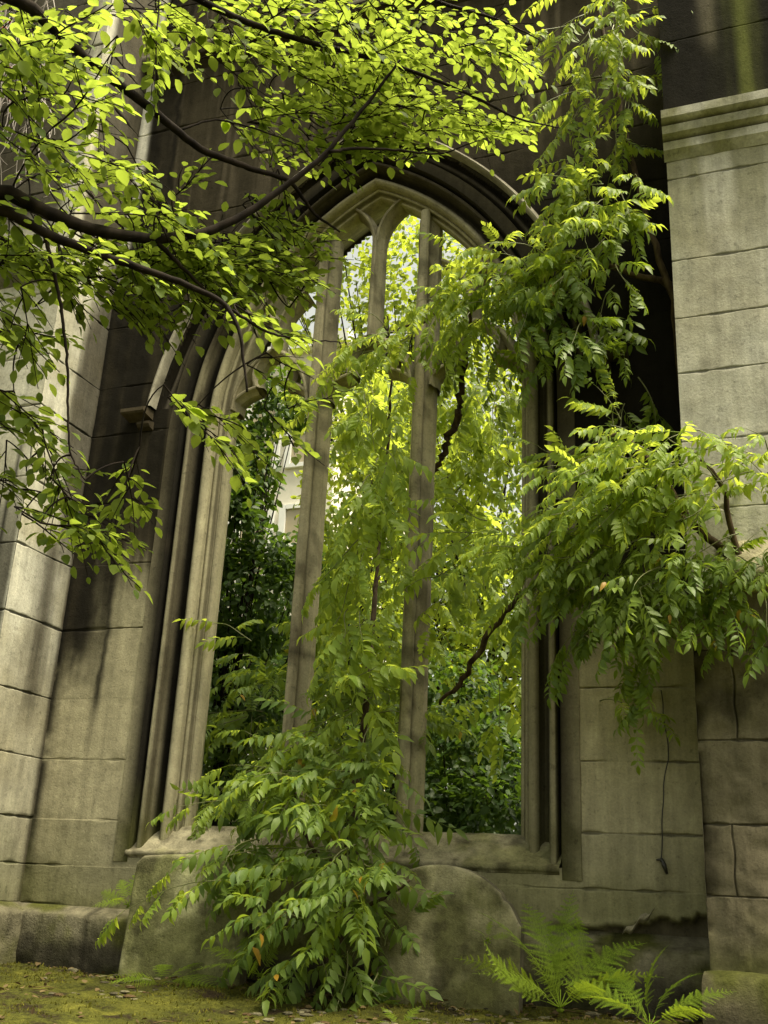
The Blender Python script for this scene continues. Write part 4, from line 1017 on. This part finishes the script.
# ------------------------------------------------------------------ tree reaching in from the left, near the camera
def near_tree():
    base = (-3.3, -5.2, -.57)
    root = empty('beech_tree', base, 'young beech tree with dark arching limbs and bright green leaves across the top left', 'tree')
    wd, tw, lf = MB(), MB(), MB()
    def path(pp, sub=8):
        pts = np.array(pp); n = len(pts); t = np.linspace(0, n-1, (n-1)*sub+1)
        P = np.stack([np.interp(t, range(n), pts[:, k]) for k in range(3)], -1)
        for _ in range(3): P[1:-1] = (P[:-2]+2*P[1:-1]+P[2:])/4
        P[1:-1] += RNG.normal(0, .0008, P[1:-1].shape)
        return P, t/(n-1)
    fork = np.array((-3.05, -5.0, 1.25))
    trunk, tt = path([np.array(base)-(0, 0, .1), np.array((-3.28, -5.18, .3)), fork, np.array((-2.95, -4.95, 2.2)), np.array((-2.7, -4.9, 3.2)), np.array((-2.5, -4.85, 4.2))])
    mbt = MB(); mbt.tube(trunk, .085-.06*tt, 12); mbt.build('trunk', M_BARK, root)
    limbs = []
    def limb(a, px, r0_, r1_):
        P, t = path(([a] if a is not None else [])+[atd(*q) for q in px]); wd.tube(P, .82*(r0_+(r1_-r0_)*t), 8); limbs.append(P); return P
    A = limb(fork, [(0, 188, 2.55), (45, 212, 2.6), (90, 230, 2.65), (155, 240, 2.7), (205, 233, 2.75), (245, 215, 2.8), (285, 187, 2.85), (325, 155, 2.9), (370, 100, 3.0), (400, 60, 3.05)], .024, .004)
    B = limb(fork, [(0, 205, 2.50), (45, 234, 2.52), (110, 258, 2.55), (180, 282, 2.55), (225, 302, 2.5), (240, 330, 2.45), (247, 392, 2.4)], .018, .003)
    Cc = limb(np.array((-2.9, -4.93, 2.4)), [(20, -5, 2.7), (75, 50, 2.75), (140, 100, 2.8), (200, 150, 2.85), (250, 168, 2.9), (290, 180, 2.95), (315, 215, 3.0), (340, 232, 3.0)], .020, .003)
    D = limb(atd(45, 236, 2.52), [(52, 265, 2.5), (62, 310, 2.48), (68, 370, 2.46), (68, 420, 2.44), (70, 455, 2.42), (85, 480, 2.4)], .006, .002)
    E = limb(np.array((-2.75, -4.9, 3.0)), [(100, -40, 3.0), (180, -10, 3.05), (240, 20, 3.1), (300, 40, 3.15), (380, 60, 3.2), (450, 85, 3.2), (520, 120, 3.2), (560, 128, 3.2)], .016, .002)
    Fp = limb(atd(330, 152, 2.9), [(355, 148, 2.95), (395, 150, 3.0), (440, 155, 3.05), (480, 140, 3.1)], .006, .002)
    G = limb(np.array((-2.6, -4.88, 3.8)), [(280, -90, 3.1), (360, -40, 3.15), (430, 0, 3.2), (500, 20, 3.25), (540, 40, 3.25)], .014, .002)
    limb(atd(225, 110, 2.85) if False else atd(180, 130, 2.83), [(215, 118, 2.9), (260, 130, 2.95), (300, 145, 3.0)], .004, .002)
    limb(atd(155, 240, 2.7), [(185, 270, 2.7), (215, 300, 2.7)], .008, .004)
    limb(atd(232, 310, 2.5), [(265, 332, 2.55), (300, 340, 2.6), (340, 342, 2.65)], .005, .002)
    ALL = np.vstack(limbs)
    pos, dd, up, sc = [], [], [], []
    def leafy(P, n, upv, scale=1.0, start=.1):
        t = np.linspace(start, 1, n); k = t*(len(P)-1)
        Q = np.stack([np.interp(k, range(len(P)), P[:, j]) for j in range(3)], -1)
        T = nrm(np.gradient(Q, axis=0)); S = nrm(np.cross(T, upv)); sg = np.where(np.arange(n) % 2, 1., -1.)[:, None]
        D_ = T*.65+S*sg*.9+RNG.normal(0, .22, (n, 3))+np.array((0, 0, -.06)); D_[-1] = T[-1]
        pos.append(Q); dd.append(D_); up.append(upv+RNG.normal(0, .20, (n, 3))); sc.append(RNG.uniform(.6, 1.2, n)*np.linspace(1.05, .8, n)*scale)
    def spray(c, d, L, scale=1.0, conn=True):
        """flat fan of leaves: a twig with side twigs in one plane"""
        d = d/np.linalg.norm(d)
        upv = nrm(np.array((0, 0, 1.0))+RNG.normal(0, .15, 3)+np.array((0, -.22, 0)))
        P = curve(c-d*L*.5, d, L, .15, 8, .03)
        tw.tube(P, np.linspace(.0024, .0010, 8), 4, caps=False)
        leafy(P, max(5, int(L/.030)), upv, scale)
        side = np.cross(upv, d)
        for k in range(int(RNG.integers(3, 6))):
            s = RNG.uniform(.1, .8); q = P[int(s*7)]
            dd_ = d*.8+side*(1 if k % 2 else -1)*RNG.uniform(.5, 1)+RNG.normal(0, .1, 3)
            R = curve(q, dd_, L*RNG.uniform(.3, .6)*(1.1-s*.5), .2, 6, .03)
            tw.tube(R, np.linspace(.0016, .0008, 6), 4, caps=False)
            leafy(R, max(4, int(L*.5/.026)), upv, scale)
        nonlocal ALL
        if conn:
            i = np.argmin(np.linalg.norm(ALL-P[0], axis=1)); a = ALL[i]
            Lc = np.linalg.norm(P[0]-a)
            if Lc > .02:
                mid = (a+P[0])/2+RNG.normal(0, .07*Lc, 3)-(d*.18*Lc)+np.array((0, 0, .08*Lc))
                t = np.linspace(0, 1, 8)[:, None]
                tw.tube((1-t)**2*a+2*t*(1-t)*mid+t*t*P[0], np.linspace(.0026, .0016, 8), 5, caps=False)
        ALL = np.vstack([ALL, P[:5]])
    def region(cx, cy, rx, ry, n, dist, ang, L=(.22, .38), scale=1.0):
        """n sprays around a place in the picture; ang is the way they grow, seen from here, in degrees (0 right, 90 down)"""
        for _ in range(int(round(n*1.25))):
            r = math.sqrt(RNG.uniform()); a = RNG.uniform(0, 6.283)
            c = atd(cx+rx*r*math.cos(a), cy+ry*r*math.sin(a), dist*RNG.uniform(1.0, 1.16))
            g = math.radians(ang+RNG.normal(0, 28)); h = RT*math.cos(g)-UP*math.sin(g)
            spray(c, h+FW*RNG.normal(0, .5), RNG.uniform(*L), scale)
    region(-110, 190, 80, 60, 8, 2.4, 15); region(-120, 60, 80, 70, 8, 2.5, 15); region(-90, 320, 60, 50, 5, 2.35, 30); region(-60, -90, 120, 60, 10, 2.8, 10); region(425, 148, 55, 10, 4, 3.05, 0, L=(.14, .22))
    region(30, 60, 60, 70, 10, 2.5, 20); region(60, 130, 60, 40, 7, 2.55, 20); region(110, 185, 60, 30, 5, 2.7, 15); region(120, 60, 40, 60, 3, 2.7, 60, L=(.18, .28))
    region(25, 255, 45, 40, 8, 2.5, 30); region(95, 262, 65, 26, 10, 2.6, 10); region(175, 258, 65, 26, 16, 2.7, 10); region(245, 256, 60, 24, 12, 2.8, 5); region(285, 262, 40, 22, 5, 2.85, 10, L=(.16, .26)); region(130, 270, 60, 20, 4, 2.7, 10); region(295, 225, 34, 26, 5, 2.9, 10, L=(.16, .26))
    region(210, 120, 55, 45, 2, 2.85, 20, L=(.16, .24)); region(175, 180, 45, 18, 2, 2.75, 10, L=(.16, .24))
    region(230, 25, 80, 40, 12, 3.0, 20); region(330, 40, 80, 45, 16, 3.1, 20); region(430, 40, 70, 42, 13, 3.15, 10); region(345, 102, 60, 28, 8, 3.0, 5)
    region(420, 112, 60, 22, 8, 3.1, 0); region(490, 128, 45, 12, 5, 3.15, 0, L=(.16, .26)); region(370, 142, 50, 10, 3, 3.0, 5, L=(.14, .2)); region(500, 55, 35, 40, 5, 3.2, 25, L=(.18, .28)); region(300, 130, 45, 34, 5, 2.95, 10)
    region(150, 310, 35, 25, 3, 2.6, 40, L=(.16, .26))
    region(12, 330, 25, 50, 4, 2.45, 40, L=(.15, .25)); region(15, 430, 25, 35, 4, 2.4, 30, L=(.15, .25)); region(35, 475, 40, 20, 3, 2.4, 20, L=(.18, .28)); region(90, 520, 45, 22, 6, 2.4, 25, L=(.2, .3))
    region(110, 490, 25, 18, 2, 2.4, 30, L=(.14, .2)); region(255, 315, 40, 12, 2, 2.45, 10, L=(.16, .24), scale=1.1); region(292, 372, 18, 12, 2, 2.5, 20, L=(.14, .2)); region(320, 395, 16, 12, 1, 2.5, 20, L=(.14, .2)); region(240, 425, 38, 16, 3, 2.4, 10, L=(.2, .28), scale=1.15); region(300, 420, 25, 14, 1, 2.45, 10, L=(.18, .24), scale=1.1)
    wd.build('limb', M_BARK, root); tw.build('twig', M_BARK, root)
    instance(lf, BEECH, np.vstack(pos), np.vstack(dd), np.vstack(up), np.concatenate(sc))
    lf.build('foliage', M_TREE, root)
near_tree()

# ------------------------------------------------------------------ ferns
def frond(rng, L, pairs=17):
    V, T, Q = [], [], []; n = 0
    arch = rng.uniform(.6, 1.3)
    def rc(s): return np.array((L*s, 0, L*(.25*s-arch*.55*s*s)))
    for k in range(pairs):
        s = .14+.84*k/pairs; p = rc(s)
        pl = L*.26*math.sin(math.pi*min(1, (k+2.0)/(pairs+2)))**.8*(1-.55*s)+.008
        for sg in (1, -1):
            a = sg*math.radians(rng.uniform(50, 78)); dr = rng.uniform(.1, .45)
            ax = np.array((math.cos(a), math.sin(a), -dr*.4)); pn = np.array((-math.sin(a), math.cos(a), 0))
            m = max(4, int(pl/.0085))
            for j in range(m):
                u = (j+.3)/m; q = p+ax*pl*u+np.array((0, 0, -dr*pl*u*u*.5))
                w = pl*.17*(1-u*.85)+.002
                for s2 in (1, -1):
                    tip = q+pn*s2*w*1.25+ax*w*.5
                    V.append(np.array([q, q+ax*pl*.75/m, tip])); T.append((n, n+1, n+2) if s2 > 0 else (n+1, n, n+2)); n += 3
    S = [rc(s) for s in np.linspace(0, 1, 8)]
    for a in S: V.append(np.array([a+(0, .0016, 0), a+(0, -.0016, 0), a+(0, 0, -.003)]))
    for k in range(7):
        b = n+3*k; Q += [(b, b+3, b+4, b+1), (b+1, b+4, b+5, b+2), (b+2, b+5, b+3, b)]
    return np.vstack(V), np.array(Q), np.array(T)
FR = [frond(trng, 1.0) for _ in range(5)]
def fern(label, base, fronds, group='ferns at the foot of the wall'):
    root = empty('fern', tuple(base), label, 'fern', group)
    mb = MB(); sb = MB()
    for ang, elev, L in fronds:
        d = np.array((math.cos(math.radians(ang))*math.cos(math.radians(elev)), math.sin(math.radians(ang))*math.cos(math.radians(elev)), math.sin(math.radians(elev))))
        b = np.array(base)
        sb.tube([b-d*.02, b+d*.05*L, b+d*.15*L], [.003, .0025, .002], 5)
        instance(mb, FR, [b+d*.1*L], [d+(0, 0, .0)], [np.array((0, -.25, 1.0))+RNG.normal(0, .45, 3)], np.array([L]))
    mb.build('frond', M_FERN, root); sb.build('stalk', M_FERN, root)
fern('large fern with feathery arching fronds in front of the right wall panel', at(560, 1008, -.75),
     [(180, 30, .46), (158, 50, .54), (125, 60, .56), (95, 68, .54), (65, 56, .50), (35, 46, .50), (5, 32, .44), (-40, 30, .36), (-90, 34, .34), (-140, 32, .38), (205, 22, .42), (110, 40, .44)])
fern('second fern low at the right foot of the wall beside the pier base', at(650, 1026, -.85), [(180, 30, .40), (140, 45, .40), (60, 45, .36), (20, 30, .38), (-30, 25, .34), (-100, 30, .3), (100, 60, .36), (-140, 30, .34)])
fern('pale low fern spreading at the foot of the flat topped headstone', at(160, 985, -.5), [(170, 15, .34), (200, 10, .3), (20, 18, .40), (-10, 12, .42), (60, 30, .3), (120, 28, .32), (-40, 10, .3), (-90, 14, .26)])
fern('fern hanging between the flat topped headstone and the leafy vine', at(260, 975, -.52), [(180, 25, .36), (150, 35, .34), (30, 25, .32), (-20, 15, .3), (-80, 15, .28), (90, 40, .28), (210, 15, .34)])
fern('small dark fern rooted in the crack left of the flat topped headstone', at(128, 905, -.16), [(180, 20, .24), (150, 45, .24), (100, 65, .26), (60, 60, .24), (215, 5, .2), (-90, 20, .18)])
fern('tiny fern sprig growing on the face of the rounded headstone', at(488, 940, -.36), [(170, 40, .10), (100, 60, .12), (20, 20, .12), (-60, 20, .10)])
fern('bright small fern tip poking up at the lower edge below the vine', at(400, 1032, -.95), [(150, 40, .16), (60, 50, .16), (-20, 30, .16), (-120, 30, .14)])

litter()
# ------------------------------------------------------------------ garden behind the window
def scatter(mb, c, r, n, temps, scale, hollow=.55, droop=.5, flat=1.0):
    c = np.asarray(c); v = nrm(RNG.normal(0, 1, (n, 3)))*RNG.uniform(hollow**3, 1, (n, 1))**(1/3)
    p = c+v*np.array(r)
    keep = fbm(p*1.9/np.mean(r)*.9, 3, int(abs(c[0]*7+c[2]*3)) % 97) > .40
    p = p[keep]; v = v[keep]; n = len(p)
    d = v*.7+RNG.normal(0, .6, (n, 3))+np.array((0, 0, -droop)); up = np.array((0, 0, 1.0))+v*.7+RNG.normal(0, .4, (n, 3))
    instance(mb, temps, p, d, up, RNG.uniform(.7, 1.25, n)*scale)
def garden_plant(name, label, cat, base, clumps, mat, temps, scale, r=.05, group=None):
    root = empty(name, tuple(base), label, cat, group)
    lf, wd = MB(), MB(); base = np.array(base, float)
    top = np.mean([c[0] for c in clumps], 0)
    tp = np.array([base, base+(top-base)*.35+RNG.normal(0, .06, 3), base+(top-base)*.7+RNG.normal(0, .08, 3), top])
    wd.tube(tp, [r, r*.8, r*.55, r*.3], 9)
    wd.build('trunk', M_BARK, root)
    br = MB()
    for c, rr, n in clumps:
        c = np.asarray(c); s = RNG.uniform(.3, .8); a = tp[0]+(tp[3]-tp[0])*s
        for k in range(5):
            e = c+RNG.normal(0, .5, 3)*np.array(rr); t = np.linspace(0, 1, 8)[:, None]; mid = (a+e)/2+np.array((0, 0, .1))+RNG.normal(0, .08, 3)
            br.tube((1-t)**2*a+2*t*(1-t)*mid+t*t*e, np.linspace(r*.22, r*.05, 8), 5, caps=False)
        scatter(lf, c, rr, int(n*1.8), temps, scale)
    br.build('branch', M_BARK, root); lf.build('crown', mat, root)
G = -.57
g2 = 'shrubs and trees in the garden behind the window'
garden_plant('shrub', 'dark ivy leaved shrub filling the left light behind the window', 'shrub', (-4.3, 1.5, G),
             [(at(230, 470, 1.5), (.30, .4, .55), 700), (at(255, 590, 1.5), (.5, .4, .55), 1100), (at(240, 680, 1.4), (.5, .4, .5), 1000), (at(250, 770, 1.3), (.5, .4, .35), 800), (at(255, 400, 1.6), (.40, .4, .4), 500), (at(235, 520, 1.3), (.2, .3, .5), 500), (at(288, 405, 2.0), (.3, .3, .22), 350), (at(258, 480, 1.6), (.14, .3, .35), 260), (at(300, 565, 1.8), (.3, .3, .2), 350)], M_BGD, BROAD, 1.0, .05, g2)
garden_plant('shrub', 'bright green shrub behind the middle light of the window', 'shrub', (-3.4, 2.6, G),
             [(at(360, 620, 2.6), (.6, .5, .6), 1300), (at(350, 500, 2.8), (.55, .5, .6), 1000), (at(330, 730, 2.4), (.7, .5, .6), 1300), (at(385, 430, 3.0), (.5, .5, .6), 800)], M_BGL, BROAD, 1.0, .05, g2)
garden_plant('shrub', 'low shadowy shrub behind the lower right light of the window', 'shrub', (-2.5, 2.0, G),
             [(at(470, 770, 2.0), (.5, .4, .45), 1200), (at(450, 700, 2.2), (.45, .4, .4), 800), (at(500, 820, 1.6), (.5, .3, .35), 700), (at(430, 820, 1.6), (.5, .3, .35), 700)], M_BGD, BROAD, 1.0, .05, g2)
garden_plant('garden_tree', 'leafy tree farther back behind the right light of the window', 'tree', (-3.0, 5.5, G),
             [(at(470, 520, 5.5), (1.0, .9, 1.1), 1700), (at(450, 610, 5.5), (1.1, .9, 1.0), 1500), (at(500, 690, 5), (.9, .8, .8), 1200), (at(420, 420, 6), (1.0, .9, 1.0), 1100), (at(385, 460, 6), (.8, .9, .9), 900), (at(500, 400, 6.2), (.9, .9, .9), 1200), (at(495, 455, 6.5), (.9, .7, .9), 1300), (at(480, 590, 6), (1.1, .8, 1.0), 1200), (at(505, 640, 5), (.8, .6, .8), 900)], M_BGL, BROAD, 1.25, .1, g2)
garden_plant('garden_tree', 'tall tree whose loose crown shows against the sky behind the tracery', 'tree', (-5.2, 8.5, G),
             [(at(430, 290, 8.5), (1.4, 1.2, 1.3), 1300), (at(355, 250, 8.8), (1.2, 1.0, 1.0), 600), (at(480, 330, 8.5), (1.2, 1.1, 1.1), 1100), (at(390, 340, 9), (1.0, 1.0, .9), 700), (at(300, 300, 9.5), (.9, .9, 1.0), 300), (at(375, 400, 8.5), (.9, 1.1, 1.0), 800)], M_BGL, FARL, .9, .16, g2)
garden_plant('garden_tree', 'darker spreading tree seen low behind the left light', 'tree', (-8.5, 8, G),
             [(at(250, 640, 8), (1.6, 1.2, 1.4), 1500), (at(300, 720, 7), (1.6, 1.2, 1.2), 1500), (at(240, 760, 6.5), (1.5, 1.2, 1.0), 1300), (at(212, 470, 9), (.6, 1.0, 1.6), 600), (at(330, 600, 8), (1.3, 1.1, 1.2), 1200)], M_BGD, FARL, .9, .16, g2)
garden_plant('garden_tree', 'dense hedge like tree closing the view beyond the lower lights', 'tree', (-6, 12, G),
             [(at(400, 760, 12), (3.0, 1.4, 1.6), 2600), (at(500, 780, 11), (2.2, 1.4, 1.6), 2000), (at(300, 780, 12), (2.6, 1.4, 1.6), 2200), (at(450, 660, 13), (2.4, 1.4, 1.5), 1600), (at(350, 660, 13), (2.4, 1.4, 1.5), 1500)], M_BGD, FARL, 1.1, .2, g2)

def far_building():
    root = empty('office_building', (-13, 19, G), 'pale building with white window frames glimpsed through the left light', 'building')
    cream = plain_mat('cream_render', (.74, .70, .60), .8); white = plain_mat('white_paint', (.8, .8, .78), .5); glass = plain_mat('blind_sky_reflection', (.42, .36, .24), .3)  # pane colour mixes beige blind and a painted sky reflection
    x0, x1, y0, y1, z1 = -18, -11.0, 18, 24, 14.5
    mb = MB()
    mb.prism([(x0, y0), (x1, y0), (x1, y1), (x0, y1)], lambda p, q, s: (p, q, s), G, z1)
    mb.build('wall', cream, root, smooth=False)
    mb = MB(); mb.prism([(x0-.3, y0-.3), (x1+.3, y0-.3), (x1+.3, y1+.3), (x0-.3, y1+.3)], lambda p, q, s: (p, q, s), z1+.003, z1+.4)
    mb.build('roof', white, root, smooth=False)
    for i in range(5):
        for j in range(4):
            xa = x1-1.4-i*1.35; za = 1.0+j*3.3
            mb = MB()
            def bx(xc0, xc1, yc0, yc1, zc0, zc1): mb.prism([(xc0, yc0), (xc1, yc0), (xc1, yc1), (xc0, yc1)], lambda p, q, s: (p, q, s), zc0, zc1)
            bx(xa-.08, xa+.10, y0-.12, y0-.003, za, za+2.2); bx(xa+.92, xa+1.10, y0-.12, y0-.003, za, za+2.2)
            bx(xa+.11, xa+.91, y0-.12, y0-.003, za, za+.12); bx(xa+.11, xa+.91, y0-.12, y0-.003, za+2.08, za+2.2); bx(xa+.11, xa+.91, y0-.10, y0-.003, za+1.0, za+1.08)
            w = mb.build('window', white, root, smooth=False)
            mb = MB(); bx(xa+.105, xa+.915, y0-.05, y0-.004, za+.125, za+2.075); mb.build('pane', glass, w, smooth=False)
far_building()

# dry climber on the upper buttress, pale twigs with a few red leaves
def dry_climber():
    b = at(20, 160, -.72)
    root = empty('dry_climber', tuple(b), 'bare pale twigs with a few red leaves hanging at the top left', 'climbing plant')
    tw, rd = MB(), MB(); pos = []
    for k in range(70):
        x = RNG.uniform(-30, 48); p = at(x, RNG.uniform(-60, 90), -.70-RNG.uniform(0, .12))
        C = curve(p, np.array((RNG.normal(0, .25), RNG.normal(0, .08), -1)), RNG.uniform(.4, 1.0), .1, 12, .06)
        C[:, 1] = np.minimum(C[:, 1], -.64)
        tw.tube(C, np.linspace(.007, .002, 12), 5, caps=False)
        for j in range(3):
            q = C[RNG.integers(2, 11)]
            tw.tube(curve(q, np.array((RNG.normal(0, .7), -abs(RNG.normal(0, .3)), -.6)), RNG.uniform(.1, .25), .2, 6, .08), np.linspace(.003, .0012, 6), 4, caps=False)
        if RNG.uniform() < .5: pos.append(C[RNG.integers(4, 12)])
    pos = np.array(pos)
    red = leaf_mat('red_leaf', (.25, .03, .03), (.4, .06, .06), (.5, .06, .05), .4, .5)
    tw.build('twig', plain_mat('bleached_twig', (.34, .30, .28), .8), root)
    for q in pos[:26]:
        m1 = MB(); instance(m1, BEECH, [q], [RNG.normal(0, .5, 3)+(0, -.3, -.6)], [RNG.normal(0, .5, 3)+(0, -1, .5)], np.array([1.2])); m1.build('leaf', red, root)
dry_climber()
